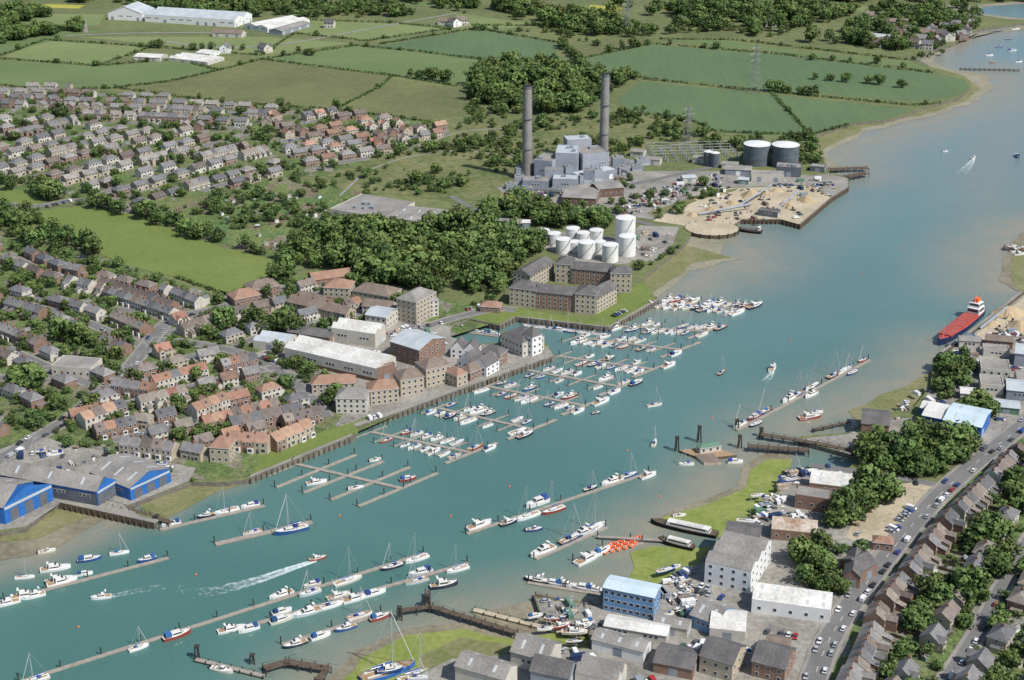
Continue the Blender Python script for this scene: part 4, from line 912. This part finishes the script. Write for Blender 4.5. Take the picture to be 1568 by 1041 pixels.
def walk(p0,p1,sp=10.5,pr=.62,fl=11,both=True,kinds='sssmm',s=1):
    a,b=G(*p0,0),G(*p1,0); d=b-a; L=d.length; d.normalize(); pontoon('floating_pontoon',[a,b],2.2,25)
    mb=MB(); n=int(L/sp); ang=atan2(FD.y,FD.x)
    for i in range(n+1):
        q=a+d*(i*L/n)
        for sg in ((1,-1) if both else (1,)):
            ribbon(mb,[q,q+FD*sg*fl*(1.6 if i==n else 1)],.9 if i<n else 2,.5,'deck',0,.4)
            e=q+FD*sg*fl; mb.cyl(e.x,e.y,-1,3.4,.22,.22,6,'pile')
            if i<n:
                for t in (.27,.73):
                    if R.random()<pr:
                        k=R.choice(kinds); ss=s*R.uniform(.7,1.04); c=q+d*(t*L/n)+FD*sg*(fl*.5+R.uniform(.8,2.4))
                        boat(c.x,c.y,ang+(0 if R.random()<.4 else pi)+R.uniform(-.04,.04),k,ss*.95)
            elif R.random()<.8:
                c=q+FD*sg*fl*.8+d*3.2; boat(c.x,c.y,ang,R.choice(kinds),s)
    place('mooring_fingers',mb.mesh('mooring_fingers'))
walk((568,662),(722,694),pr=.6); walk((668,625),(815,658),pr=.55); walk((745,592),(895,622),pr=.6); walk((805,567),(950,593),pr=.58); walk((855,546),(1000,566),pr=.55)
walk((880,517),(1042,536),pr=.66); walk((945,500),(1082,508),pr=.68,s=1.05); walk((1004,464),(1135,474),pr=.78,s=1.15,kinds='smmm')
pontoon('floating_pontoon',W([(448,710),(616,749)],0),zt=.58)
for a,b in (((423,747),(545,697)),((465,755),(587,707)),((507,766),(627,716)),((549,776),(670,725)),((385,738),(450,713))): pontoon('floating_pontoon',W([a,b],0),1.8,14)
def lineboats(p0,p1,ts,kinds='sm',s=1,off=2.8,side=None,pon=True,w=1.9,nm='floating_pontoon'):
    a,b=G(*p0,0),G(*p1,0); d=(b-a); ang=atan2(d.y,d.x); nv=Vector((-d.y,d.x,0)).normalized()
    if pon: pontoon(nm,[a,b],w,16)
    for t in ts:
        sg=side if side else R.choice((1,-1)); q=a.lerp(b,t)+nv*sg*off
        boat(q.x,q.y,ang+R.choice((0,pi))+R.uniform(-.03,.03),R.choice(kinds),s*R.uniform(.85,1.1))
lineboats((-60,938),(258,855),[.2,.33,.9,.48],'sm',1); lineboats((30,1045),(650,848),[.03,.26,.35,.68,.78,.9,.97],'ssm',1.1,side=-1)
lineboats((30,1045),(650,848),[.7,.62],'m',1,side=1,pon=False)
lineboats((350,968),(717,863),[.07,.2,.3,.4,.5,.58,.76,.94],'ssm',1.05,side=-1); lineboats((350,968),(717,863),[.22,.45,.8],'m',1,side=1,pon=False)
lineboats((432,988),(585,940),[.1,.35,.6,.8,.95],'smm',1); lineboats((245,812),(405,775),[.12,.45,.65,.88],'smm',1)
lineboats((330,834),(478,800),[.75],'s',1.6,off=4,side=-1,w=3); lineboats((330,834),(478,800),[.4],'s',.9,side=1,pon=False)
lineboats((715,818),(995,724),[.08,.2,.3,.68,.8,.9,.97],'sm',1.1); lineboats((715,818),(995,724),[.4],'m',1.7,off=5,side=1,pon=False);lineboats((715,818),(995,724),[.42],'s',1.3,off=5,side=-1,pon=False)
lineboats((820,857),(930,808),[.15,.55,.85,.7],'ssm',1.25,side=1); lineboats((880,860),(925,838),[.3,.8],'mm',1.1,side=-1)
lineboats((1128,660),(1332,552),[.05,.15,.22,.4,.46,.52,.58,.74,.8,.86,.97],'ssm',1.05,side=1)
lineboats((1128,660),(1332,552),[.1,.5,.82],'sm',1,side=-1,pon=False)
lineboats((808,893),(922,912),[.1,.3,.5,.7,.9],'mo',.95,side=1); lineboats((820,915),(920,928),[.2,.45,.7],'om',.9,side=-1,pon=False)
lineboats((705,508),(762,516),[.1,.25,.4,.55,.7,.85],'mo',.8,side=1); lineboats((800,497),(935,513),[.1,.2,.32,.44,.55,.66,.8,.9],'ms',.85,side=-1)
for u,v,k,s,a in ((85,872,'m',1,.3),(137,858,'m',1,.3),(183,848,'s',.9,.3),(72,845,'o',1.2,.4),(38,885,'s',.8,.2),(90,890,'m',1,.4),(40,914,'m',1.1,.3),(155,916,'m',.9,3.4),(487,856,'m',.7,.4),(1105,571,'s',.8,1),(1183,565,'m',1,1.2),(1002,621,'s',.8,.4),(1002,680,'s',1,1.3),(913,633,'o',1,.4),(1240,640,'m',1,.2),(1250,632,'s',.8,.2),(1232,643,'o',1,.2),(1490,242,'o',1.3,.9),(1447,232,'o',1,.3),(1545,60,'s',1,.4),(1555,45,'s',1,.4),(818,812,'o',1.5,.2),(680,898,'m',1.3,.3),(1040,790,'o',1,.2),(1557,240,'m',1.2,1.5),(625,735,'m',1,.35),(575,705,'o',1.2,.4),(485,740,'m',.9,.35),(545,748,'o',1.2,.3),(340,1027,'o',1.5,-.3),(355,965,'m',.9,.4),(130,880,'m',.8,.3),(1565,380,'s',.9,.3),(1562,390,'m',.9,.3),(1530,72,'s',1,.2),(1555,385,'m',1,.5),(1548,378,'o',1.3,.2),(1515,85,'s',1,.2),(1550,78,'m',1,.2),(1560,95,'s',1,.2),(1520,96,'o',1.2,.2)):
    q=G(u,v,0); boat(q.x,q.y,a,k,s)
for u,v in ((845,950),(860,960),(880,970),(820,945),(895,955),(870,945),(1160,760),(1175,765),(1145,800),(835,965),(880,985),(1200,735),(1215,725),(1020,875),(1035,870),(730,1030),(745,1038),(640,1040),(598,1028)):
    q=G(u,v); boat(q.x,q.y,R.uniform(-.3,.6),R.choice('sm'),R.uniform(.6,.85),z=LZ+.4)
q=G(595,1032,0); boat(q.x,q.y,.5,'s',2.0,col=(.03,.15,.5)); q=G(640,1038,0); boat(q.x,q.y,.5,'s',1.6,col=(.03,.04,.08))
for i in range(5):
    for j in range(3):
        mb=MB(); 
        for s in (-1,1): mb.rod((-1.9,s*.75,.35),(1.2,s*.75,.35),.3,'orange',8); mb.rod((1.2,s*.75,.35),(2.3,0,.5),.3,'orange',8,.2)
        mb.box(-1.9,-.6,.1,1.3,.6,.25,'dclad'); mb.box(-2.3,-.2,0,-1.9,.2,1,'tyre'); mb.box(-.4,-.25,.25,.1,.25,.9,'bdeck')
        q=G(928+i*10+j*4,846-i*2.5-j*5.5+0,0); place('inflatable_rib',mb.mesh('rib'),q,.9,1.15)
pontoon('floating_pontoon',W([(925,848),(985,832)],0),1.6,12)
pontoon('gangway',W([(915,822),(1015,828)],1.2),1.5,12,zt=1.6)
def buoy():
    mb=MB(); mb.cyl(0,0,-.2,.25,.45,.5,10,'orange'); mb.cyl(0,0,.25,.6,.5,.2,10,'orange'); mb.cyl(0,0,.6,.9,.06,.06,6,'steel'); return mb.mesh('buoy')
BY=buoy()
for u,v in ((1320,420),(1210,520),(1090,640),(960,690),(780,745),(690,790),(520,790),(300,880),(120,960),(1380,380),(1480,200),(1010,760)):
    q=G(u,v,0); place('mooring_buoy',BY,q,0,1)
def wake(pts,w0,w1,dens,z=.04):
    P=smooth(W(pts,z)); n=len(P); v=[];f=[];dn=[]
    for i,p in enumerate(P):
        a=P[max(0,i-1)];b=P[min(n-1,i+1)]; d=(b-a).normalized(); nv=Vector((-d.y,d.x,0)); t=i/(n-1); w=w0+(w1-w0)*t
        for k,(o,dd) in enumerate(((-1,0),(-.6,1),(0,.75),(.6,1),(1,0))):
            v.append(p+nv*o*w); dn.append((dd*(1-t)**.8)*dens)
    for i in range(n-1):
        for k in range(4): f.append((i*5+k,i*5+k+1,(i+1)*5+k+1,(i+1)*5+k))
    me=bpy.data.meshes.new('boat_wake'); me.from_pydata(v,[],f); me.materials.append(M['foam']); a=me.attributes.new('dens','FLOAT','POINT'); a.data.foreach_set('value',dn); place('boat_wake',me)
wake([(484,858),(440,872),(390,890),(330,905),(240,915)],1.2,7,1.0); wake([(160,915),(230,900),(330,888)],1,6,.55); wake([(1183,569),(1176,580),(1165,590)],1,5,.8); wake([(1491,243),(1480,258),(1465,272)],1,10,.8);wake([(1002,621),(1015,610),(1030,603)],.5,3,.5)
a=G(1440,528,0); b=G(1497,482,0); d=b-a; Ls=d.length+4; mb=MB()
hull(mb,Ls,11,3.6,bow=.45,n=15,dk='red',hk='navy',sheer=.8)
mb.box(-Ls*.28,-4,3.7,Ls*.38,4,5,'red'); 
for i in range(9): x=-Ls*.27+i*Ls*.075; mb.box(x,-4.1,5.003,x+.4,4.1,5.15,'rbrn')
tap(mb,-Ls*.46,-Ls*.31,8,3.6,7.5,'white',.2,.2,.97); tap(mb,-Ls*.44,-Ls*.33,7,7.5,10.5,'white',.4,.2,.95); tap(mb,-Ls*.43,-Ls*.36,3,10.5,13,'orange',.2,.4,.9,False)
mb.rod((-Ls*.35,0,10),(-Ls*.35,0,18),.2,'mast'); mb.rod((Ls*.42,0,4),(Ls*.42,0,13),.2,'mast'); mb.rod((-Ls*.44,2,7),(-Ls*.44,2,16),.15,'mast')
place('cargo_ship',mb.mesh('cargo_ship'),(a+b)/2,atan2(d.y,d.x)+pi)
def pier(pts,w,h=3,k='timber',nm='timber_pier'):
    P=W(pts,0); mb=MB(); ribbon(mb,P,w,h,k,0,.4)
    for i in range(len(P)-1):
        L=(P[i+1]-P[i]).length; n=max(1,int(L/5)); d=(P[i+1]-P[i]).normalized(); nv=Vector((-d.y,d.x,0))
        for j in range(n+1):
            q=P[i].lerp(P[i+1],j/n)
            for s in (-1,1):
                e=q+nv*s*(w/2); mb.cyl(e.x,e.y,-1,h+.9,.22,.22,6,'pile')
            mb.rod((q+nv*w/2)+Vector((0,0,h+.8)),(q+nv*w/2+d*min(5,L/n))+Vector((0,0,h+.8)),.07,'pile',3); mb.rod((q+nv*w/2)+Vector((0,0,.5)),(q-nv*w/2)+Vector((0,0,h-.3)),.1,'pile',3)
    place(nm,mb.mesh(nm))
pier([(1145,690),(1238,697)],4); pier([(1165,672),(1250,686),(1316,700)],3.5); pier([(1296,276),(1326,270)],7,3.25,'timber','jetty'); pier([(1270,264),(1328,262)],6,3.2,'timber','jetty'); pier([(615,942),(660,936),(790,976)],3,2.6); pier([(300,1012),(405,1038)],2,1,'deck','jetty')
pier([(152,772),(240,798),(262,806)],3,2.2); pier([(405,1030),(440,1020),(500,1030),(490,1048)],4,2.3); pier([(818,918),(905,938)],3,2.2)
pier([(725,936),(890,978)],2.5,1,'sand','slipway'); pier([(655,912),(655,935)],2,2.55); pier([(1245,662),(1300,650)],2,1.8);pier([(1470,107),(1560,109)],3,1.5);pier([(1536,382),(1600,392)],4,2,'timber','jetty')
mb=MB(); P=W([(1040,693),(1075,706),(1128,700),(1090,686)],0); mb.prism([(p.x,p.y) for p in P],0,1.3,'timber','teak'); place('ferry_pontoon',mb.mesh('ferry_pontoon'))
P=W([(1062,700),(1078,712),(1105,712),(1092,698)],0); mb=MB(); mb.prism([(p.x,p.y) for p in P],0,1.5,'rust','rbrn'); place('work_barge',mb.mesh('work_barge'))
B('landing_stage_hut',(1072,695),(1104,690),5,3,roof='hip',rh=1.2,wall='rend',rf='green',floors=1,z=1.3)
for u,v,h in ((1036,690,8),(1070,676,9),(1132,685,7),(1128,655,5),(655,930,6),(612,948,6),(303,1008,6),(240,800,4),(1165,668,5),(387,1015,4)):
    q=G(u,v,0); mb=MB(); 
    for dx,dy in ((-.7,-.7),(.7,-.7),(0,.8)): mb.rod((dx*1.6,dy*1.6,-1),(dx*.8,dy*.8,h),.35,'pile',6)
    mb.box(-1,-1,h-.6,1,1,h+.02,'pile'); place('mooring_dolphin',mb.mesh('dolphin'),q)
lineboats((1040,708),(1128,704),[.1,.6,.95],'smo',.9,off=3,side=-1,pon=False)
def barge(p,q,w,cab=True):
    a,b=G(*p,0),G(*q,0); d=b-a; L=d.length; mb=MB(); hull(mb,L,w,1.8,bow=.4,dk='timber',hk='tyre')
    if cab: tap(mb,-L*.4,L*.25,w*.65,1.8,3.6,'bdeck',.5,.3,.92); mb.box(-L*.3,-w*.25,3.603,L*.1,w*.25,3.8,'rwhite')
    else: mb.box(-L*.4,-w*.3,1.83,L*.3,w*.3,2.5,'rdark'); tap(mb,-L*.45,-L*.35,w*.5,2.51,4.6,'white',.2,.1,.9)
    place('house_barge' if cab else 'dredging_barge',mb.mesh('barge'),(a+b)/2,atan2(d.y,d.x)+pi)
barge((996,800),(1098,822),6.5); barge((1008,828),(1062,842),5); barge((1128,352),(1166,357),8,False)
# ================================================================ VEHICLES
def car_mesh(van=False):
    mb=MB(); L=4.3 if not van else 5; w=.88
    if van: pr=[(-2.5,.35),(2.5,.35),(2.5,1.0),(1.9,1.25),(1.4,2.0),(-2.5,2.1)]
    else: pr=[(-2.1,.35),(2.1,.35),(2.15,.75),(1.2,.92),(-2.0,.95),(-2.15,.7)]
    for s in (-1,1): mb.face([(x,s*w,z) for x,z in pr],'car')
    for i in range(len(pr)):
        a,b=pr[i],pr[(i+1)%len(pr)]; mb.face([(a[0],-w,a[1]),(b[0],-w,b[1]),(b[0],w,b[1]),(a[0],w,a[1])],'car')
    if not van:
        lo=[(-1.85,-.82,.93),(1.15,-.82,.9),(1.15,.82,.9),(-1.85,.82,.93)]; hi=[(-1.35,-.66,1.42),(.45,-.66,1.45),(.45,.66,1.45),(-1.35,.66,1.42)]
        mb.hexa(lo,hi,'glass'); mb.box(-1.33,-.65,1.44,.43,.65,1.48,'car')
        for s in (-1,1): mb.rod((-.5,s*.83,.93),(-.5,s*.67,1.44),.05,'car')
    else:
        mb.hexa([(1.42,-.8,2.0),(1.92,-.8,1.26),(1.92,.8,1.26),(1.42,.8,2.0)],[(1.45,-.8,2.03),(1.96,-.8,1.28),(1.96,.8,1.28),(1.45,.8,2.03)],'glass')
    for x in (-1.35,1.35):
        for s in (-1,1): mb.rod((x,s*.7,.33),(x,s*.92,.33),.33,'tyre',10)
    return mb.mesh('car')
CM=car_mesh();VM=car_mesh(True)
CC=[(.72,.72,.72)]*4+[(.4,.42,.44)]*5+[(.03,.03,.035)]*3+[(.4,.03,.03)]*2+[(.03,.07,.25)]*4+[(.1,.11,.12)]*4+[(.05,.12,.08),(.35,.3,.2)]
def car(x,y,ang,z=LZ+.3):
    v=R.random()<.12; place('parked_van' if v else 'parked_car',VM if v else CM,(x,y,z),ang,1,(.78,.78,.78) if v and R.random()<.8 else R.choice(CC))
def cars(p0,p1,pr=.7,sp=2.8,chk=False):
    a,b=G(*p0),G(*p1); d=b-a; n=int(d.length/sp); d.normalize()
    for i in range(n):
        if R.random()<pr:
            q=a+d*(i+.5)*sp; ang=atan2(d.y,d.x)+pi/2+R.uniform(-.06,.06)+(pi if R.random()<.5 else 0)
            car(q.x,q.y,ang,LZ+.22)
def roadcars(pts,off,pr=.5,sp=6.5,z=LZ+.31):
    P=smooth(W(pts)); acc=0
    for i in range(len(P)-1):
        d=(P[i+1]-P[i]); L=d.length; d.normalize(); nv=Vector((-d.y,d.x,0)); s=acc
        while s<L:
            if R.random()<pr: q=P[i]+d*s+nv*off; car(q.x,q.y,atan2(d.y,d.x)+(pi if off>0 else 0),z)
            s+=sp
        acc=s-L
MR=[(1228,1100),(1262,990),(1300,930),(1350,862),(1400,800),(1450,745),(1530,680),(1620,610)]
roadcars(MR,-3.1,.55); roadcars(MR,3.1,.25); roadcars(MR,-1.2,.05,20)
ML=[(-60,740),(60,668),(110,640),(150,606),(195,568),(232,520),(262,486),(330,475),(400,452)]
roadcars(ML,-3,.3); roadcars(ML,3,.3)
for o in [o for o in bpy.data.objects if o.name.startswith('residential_street')]:
    vs_=o.data.vertices; fs=[p for p in o.data.polygons if p.area>20]
    for p in fs:
        if R.random()<.35 and len(p.vertices)==4:
            a_=vs_[p.vertices[0]].co; b_=vs_[p.vertices[1]].co; c_=vs_[p.vertices[3]].co
            if (b_-a_).length>6: q=a_.lerp(b_,R.uniform(.2,.8))+(c_-a_)*.25; dd=b_-a_; car(q.x,q.y,atan2(dd.y,dd.x),q.z+.01)
for a,b,p in (((1300,815),(1335,825),.8),((1318,795),(1345,800),.7),((1375,800),(1400,775),.8),((1355,820),(1380,805),.7),((1360,765),(1385,750),.6),((1325,838),(1300,828),.7),
 ((1062,905),(1110,918),.8),((1070,898),(1095,905),.6),((1170,968),(1225,978),.8),((1180,984),(1215,992),.7),((1150,785),(1185,775),.6),((1175,795),(1150,808),.7),((1165,812),(1190,806),.5),
 ((1040,990),(1075,1000),.8),((1060,985),(1090,990),.7),((1220,712),(1290,716),.3),((1330,705),(1345,712),.7),((940,322),(1000,312),.7),((950,312),(1010,300),.8),((1000,290),(1060,284),.7),((990,302),(1040,296),.6),((760,357),(780,352),.6),((735,340),(770,338),.5),
 ((700,478),(760,468),.5),((640,502),(680,495),.6),((690,540),(720,545),.5),((400,548),(430,556),.7),((620,586),(650,578),.4),((20,672),(50,665),.5),((60,700),(90,694),.5),((280,730),(310,722),.5),((70,318),(110,308),.6),((930,490),(960,475),.3),((540,648),(600,634),.4),((480,642),(500,636),.5),((1005,960),(1030,950),.4),((1030,885),(1065,872),.7),((1040,905),(1060,898),.6),((1550,560),(1560,575),.5),((840,990),(870,1000),.5),((1500,560),(1530,558),.5),((610,508),(630,502),.6),((1380,740),(1420,742),.6),((1320,780),(1350,775),.6)):
    cars(a,b,p)
def lamp_mesh():
    mb=MB(); mb.rod((0,0,0),(0,0,7.5),.1,'steel',6,.06); mb.rod((0,0,7.5),(1.2,0,7.8),.05,'steel'); mb.box(1,-.15,7.7,1.6,.15,7.85,'gclad'); return mb.mesh('street_lamp')
LM=lamp_mesh()
for pts in (MR,ML):
    P=smooth(W(pts),1)
    for i in range(len(P)-1):
        d=(P[i+1]-P[i]); L=d.length; d.normalize(); nv=Vector((-d.y,d.x,0))
        for k in range(int(L/30)+1): q=P[i]+d*(k*30)+nv*5; place('street_lamp',LM,(q.x,q.y,LZ),atan2(nv.y,nv.x)+pi)
def clutter(poly,n,kinds):
    P=W(poly); xs=[p.x for p in P];ys=[p.y for p in P]; k=0;t=0
    while k<n and t<n*20:
        t+=1; x=R.uniform(min(xs),max(xs)); y=R.uniform(min(ys),max(ys))
        if not pip(x,y,P) or occ_hit(x,y,2.5): continue
        k+=1; q=R.random()
        if q<.4: car(x,y,R.choice((.3,1.9))+R.uniform(-.2,.2),LZ+.22)
        elif q<.55:
            mb=MB(); kk=R.choice(['rust','navy','gclad','white','green','rbrn']); mb.box(-3,-1.2,.1,3,1.2,2.6,kk)
            for i in range(9): mb.box(-2.9+i*.7,-1.25,.2,-2.6+i*.7,1.25,2.5,kk)
            place('shipping_container',mb.mesh('container'),(x,y,LZ+.1),R.choice((.3,1.87))+R.uniform(-.1,.1))
        elif q<.8 and 'b' in kinds: boat(x,y,R.choice((.4,2,3.5))+R.uniform(-.2,.2),R.choice('smo'),R.uniform(.5,.8),z=LZ+.5)
        else:
            mb=MB()
            for i in range(5): a=R.uniform(-2,2);b=R.uniform(-1.5,1.5); s=R.uniform(.4,1.1); mb.box(a-s,b-s*.6,0,a+s,b+s*.6,s*1.1+i*.013,R.choice(['timber','steel','deck','white','rust','tankd']))
            place('pallet_stack',mb.mesh('stack'),(x,y,LZ+.15),R.uniform(0,3))
clutter([(820,916),(920,928),(926,904),(1000,899),(1074,860),(1150,802),(1200,720),(1300,720),(1240,800),(1170,850),(1060,920),(1060,990),(900,990),(902,966)],130,'b')
clutter([(800,1000),(1260,990),(1240,1040),(700,1060)],55,'b'); clutter([(1040,345),(1110,288),(1240,284),(1225,342)],50,'c'); clutter([(940,330),(960,300),(1100,265),(1110,285),(1030,320)],75,'c')
clutter([(1320,700),(1345,640),(1470,560),(1560,470),(1600,560),(1540,660)],70,'c'); clutter([(1455,545),(1490,518),(1568,500),(1568,570),(1500,575)],45,'c'); clutter([(0,695),(60,668),(240,706),(290,734),(190,774)],25,'b'); clutter([(770,305),(800,265),(960,265),(940,300)],45,'c'); clutter([(980,350),(1035,352),(1000,398),(960,390)],18,'c')
clutter([(385,545),(440,520),(600,482),(700,530),(700,590),(600,590)],40,'b'); clutter([(1110,270),(1230,268),(1290,275),(1270,300),(1180,284)],35,'c')
for i in range(60):
    q=G(R.uniform(335,520),R.uniform(290,385)) if i<30 else G(R.uniform(1400,1568),R.uniform(800,1041))
    if i>=30 and occ_hit(q.x,q.y,2): continue
    mb=MB(); mb.box(-1.5,-1,0,1.5,1,2,R.choice(['timber','white','green','rend'])); gable(mb,-1.5,-1,1.5,1,2,.6,'x',.1,'timber',R.choice(['rlite','rgrey','rdark'])); place('garden_shed',mb.mesh('shed'),q,R.uniform(0,3))
e=(G(1452,800)-G(1352,935)).normalized(); nv=Vector((-e.y,e.x,0))
a0=G(1352,935)
for k in range(-12,46):
    p=a0+e*(k*5.6)-nv*21; q=a0+e*(k*5.6)-nv*9
    if occ_hit((p.x+q.x)/2,(p.y+q.y)/2,1): continue
    mb=MB(); ribbon(mb,[p,q],.08,LZ+1.7,'timber',0,1.7)
    for t in (0,.25,.5,.75,1): c=p.lerp(q,t); mb.box(c.x-.08,c.y-.08,LZ,c.x+.08,c.y+.08,LZ+1.85,'timber')
    place('garden_fence',mb.mesh('fence'))
# ================================================================ VEGETATION
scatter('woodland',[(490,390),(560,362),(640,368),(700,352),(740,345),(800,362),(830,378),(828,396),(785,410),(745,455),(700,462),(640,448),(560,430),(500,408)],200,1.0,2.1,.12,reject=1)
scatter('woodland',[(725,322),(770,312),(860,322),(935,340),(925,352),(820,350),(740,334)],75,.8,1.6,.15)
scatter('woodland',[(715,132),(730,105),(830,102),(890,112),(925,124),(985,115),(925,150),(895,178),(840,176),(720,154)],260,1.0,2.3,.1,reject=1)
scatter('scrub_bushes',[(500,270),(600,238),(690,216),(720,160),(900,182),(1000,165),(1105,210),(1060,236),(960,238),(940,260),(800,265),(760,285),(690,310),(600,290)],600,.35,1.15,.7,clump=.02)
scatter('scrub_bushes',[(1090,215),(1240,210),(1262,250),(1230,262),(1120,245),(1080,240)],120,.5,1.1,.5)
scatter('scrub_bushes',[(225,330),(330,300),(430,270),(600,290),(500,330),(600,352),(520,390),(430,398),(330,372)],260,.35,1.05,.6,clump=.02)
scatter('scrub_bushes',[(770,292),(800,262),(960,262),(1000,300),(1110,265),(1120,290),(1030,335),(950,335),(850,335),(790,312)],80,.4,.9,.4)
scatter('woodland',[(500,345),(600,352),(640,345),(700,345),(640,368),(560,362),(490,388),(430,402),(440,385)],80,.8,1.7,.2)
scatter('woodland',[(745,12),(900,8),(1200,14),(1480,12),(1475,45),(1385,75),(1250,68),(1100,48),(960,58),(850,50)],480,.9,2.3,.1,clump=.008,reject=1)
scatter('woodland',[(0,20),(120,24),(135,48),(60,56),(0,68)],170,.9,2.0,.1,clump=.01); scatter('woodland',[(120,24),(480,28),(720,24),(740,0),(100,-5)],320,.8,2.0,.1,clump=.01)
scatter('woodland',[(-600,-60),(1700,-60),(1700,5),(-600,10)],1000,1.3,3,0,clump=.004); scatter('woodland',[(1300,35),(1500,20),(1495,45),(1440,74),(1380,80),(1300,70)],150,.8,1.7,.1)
scatter('woodland',[(1325,668),(1400,662),(1510,680),(1510,705),(1440,738),(1380,732),(1316,712)],70,.7,1.7,.25); scatter('woodland',[(1425,565),(1450,545),(1498,558),(1500,600),(1440,618)],45,.6,1.2,.4)
scatter('woodland',[(1262,800),(1290,765),(1350,745),(1360,770),(1310,792),(1290,815)],28,.7,1.5,.25); scatter('woodland',[(1210,868),(1260,835),(1340,845),(1340,880),(1290,930),(1210,885)],40,.6,1.4,.3)
scatter('woodland',[(1420,640),(1510,620),(1520,650),(1430,650)],22,.7,1.2,.3)
scatter('garden_trees',[(0,140),(250,152),(420,166),(680,196),(684,212),(500,264),(270,304),(190,322),(60,300),(0,280)],640,.3,1.0,.45,reject=1.1)
scatter('garden_trees',[(0,372),(190,408),(330,458),(500,420),(640,450),(600,490),(440,520),(520,600),(470,664),(300,700),(60,680),(0,650)],680,.3,1.05,.42,reject=1.15)
scatter('garden_trees',[(-280,140),(-5,140),(-5,690),(-280,690)],250,.4,1,.4)
scatter('garden_trees',[(1330,1090),(1385,960),(1480,810),(1568,715),(1750,610),(1750,1090)],420,.3,1.25,.45,reject=1.3)
def big(l,s0=.9,s1=1.4):
    for u,v in l:
        q=G(u,v); tree(q.x,q.y,R.uniform(s0,s1),None)
big([(145,395),(305,365),(290,362),(318,362),(350,497),(345,500),(410,510),(440,508),(390,508),(425,505),(452,512),(15,345),(35,355),(70,365),(90,372),(105,378),(10,335),(1290,800),(1300,795),(180,325),(150,318),(165,322),(185,330),(225,335),(240,345),(75,305),(65,298),(1520,830),(1535,825),(1510,835),(1475,920),(1490,925),(1440,930),(1420,920),(470,392),(440,425),(430,430),(760,440),(765,450),(735,425),(480,405),(95,525),(108,520),(125,528),(30,600),(45,596),(190,178),(260,215),(90,180)],1.2,1.8)
big([(0,352),(20,362),(40,370),(60,378),(85,385),(5,345)],1,1.5)
treeline([(0,285),(60,300),(125,315),(200,322),(270,348),(330,370),(430,398)],12,.6,1.5,.2); treeline([(0,325),(60,345),(100,365),(150,392)],10,.7,1.5,.2); treeline([(560,350),(600,350),(640,345)],9,.8,1.3)
treeline([(435,400),(480,408),(500,412)],9,.8,1.2); treeline([(290,735),(200,705),(120,690)],10,.3,.6,.6); treeline([(720,468),(790,462)],10,.5,.9,.3); treeline([(980,412),(1010,400),(1045,375)],8,.4,.8,.6)
treeline([(1180,140),(1265,148)],9,.9,1.3,par='hedgerow'); treeline([(1250,122),(1350,130),(1410,138)],14,.9,1.2); treeline([(630,118),(700,128)],9,1,1.4);treeline([(210,72),(330,78),(420,75),(500,88)],16,.6,1.3)
treeline([(1250,92),(1400,100)],18,.6,1); treeline([(690,45),(850,50),(940,78),(1010,66)],14,.7,1.2,.3); treeline([(1440,82),(1400,92),(1370,90)],12,.6,.9,.5); treeline([(860,70),(900,110)],9,.8,1.2)
for p in ([(0,90),(150,101),(270,91),(335,108)],[(335,108),(260,125),(175,135)],[(335,108),(400,91),(545,70)],[(400,91),(600,116),(585,132),(515,167)],[(600,116),(700,132),(785,128),(800,100)],[(545,70),(640,79),(800,99),(870,95)],
 [(580,68),(730,44),(870,68)],[(880,92),(1000,67),(1200,84),(1430,112)],[(985,121),(1180,141),(1400,162),(1440,158)],[(870,93),(930,120),(990,118)],[(1180,141),(1240,206)],[(0,130),(60,139),(180,135),(330,156),(515,168),(680,190)],[(0,86),(70,61),(232,72),(150,101)],
 [(232,72),(400,85),(450,52)],[(450,30),(600,35),(690,44),(560,63),(450,51)],[(1010,60),(1120,61),(1390,92)],[(960,172),(1050,180),(1095,202),(1240,207),(1300,192)],[(690,38),(840,40)],[(60,320),(40,335),(100,362)],[(270,425),(345,452),(400,436)]): hedge(p)
# ================================================================ LIGHT / CAMERA
sun_az=Vector((.80,-.60,0)).normalized(); el=radians(50)
d=Vector((sun_az.x*cos(el),sun_az.y*cos(el),sin(el)))
L=bpy.data.lights.new('sun','SUN'); L.energy=4.7; L.angle=radians(.53); L.color=(1,.965,.91)
o=bpy.data.objects.new('sun',L); o.rotation_euler=d.to_track_quat('Z','Y').to_euler(); COL.objects.link(o)
w=bpy.data.worlds.new('World'); sc.world=w; w.use_nodes=True; nt=w.node_tree
sk=nt.nodes.new('ShaderNodeTexSky'); sk.sky_type='NISHITA'; sk.sun_disc=False; sk.sun_elevation=el; sk.sun_rotation=atan2(d.x,d.y)
nt.links.new(sk.outputs[0],nt.nodes['Background'].inputs[0]); nt.nodes['Background'].inputs[1].default_value=.115
cam=bpy.data.cameras.new('camera'); co=bpy.data.objects.new('camera',cam); COL.objects.link(co); sc.camera=co
cam.sensor_width=36; cam.lens=2300/1568*36; cam.clip_end=30000; cam.clip_start=1
co.location=(0,0,H); co.rotation_euler=(pi/2-TH,0,0)
sc.view_settings.view_transform='Standard'; sc.view_settings.look='None'; sc.view_settings.exposure=0
print('OBJECTS',len(bpy.data.objects))
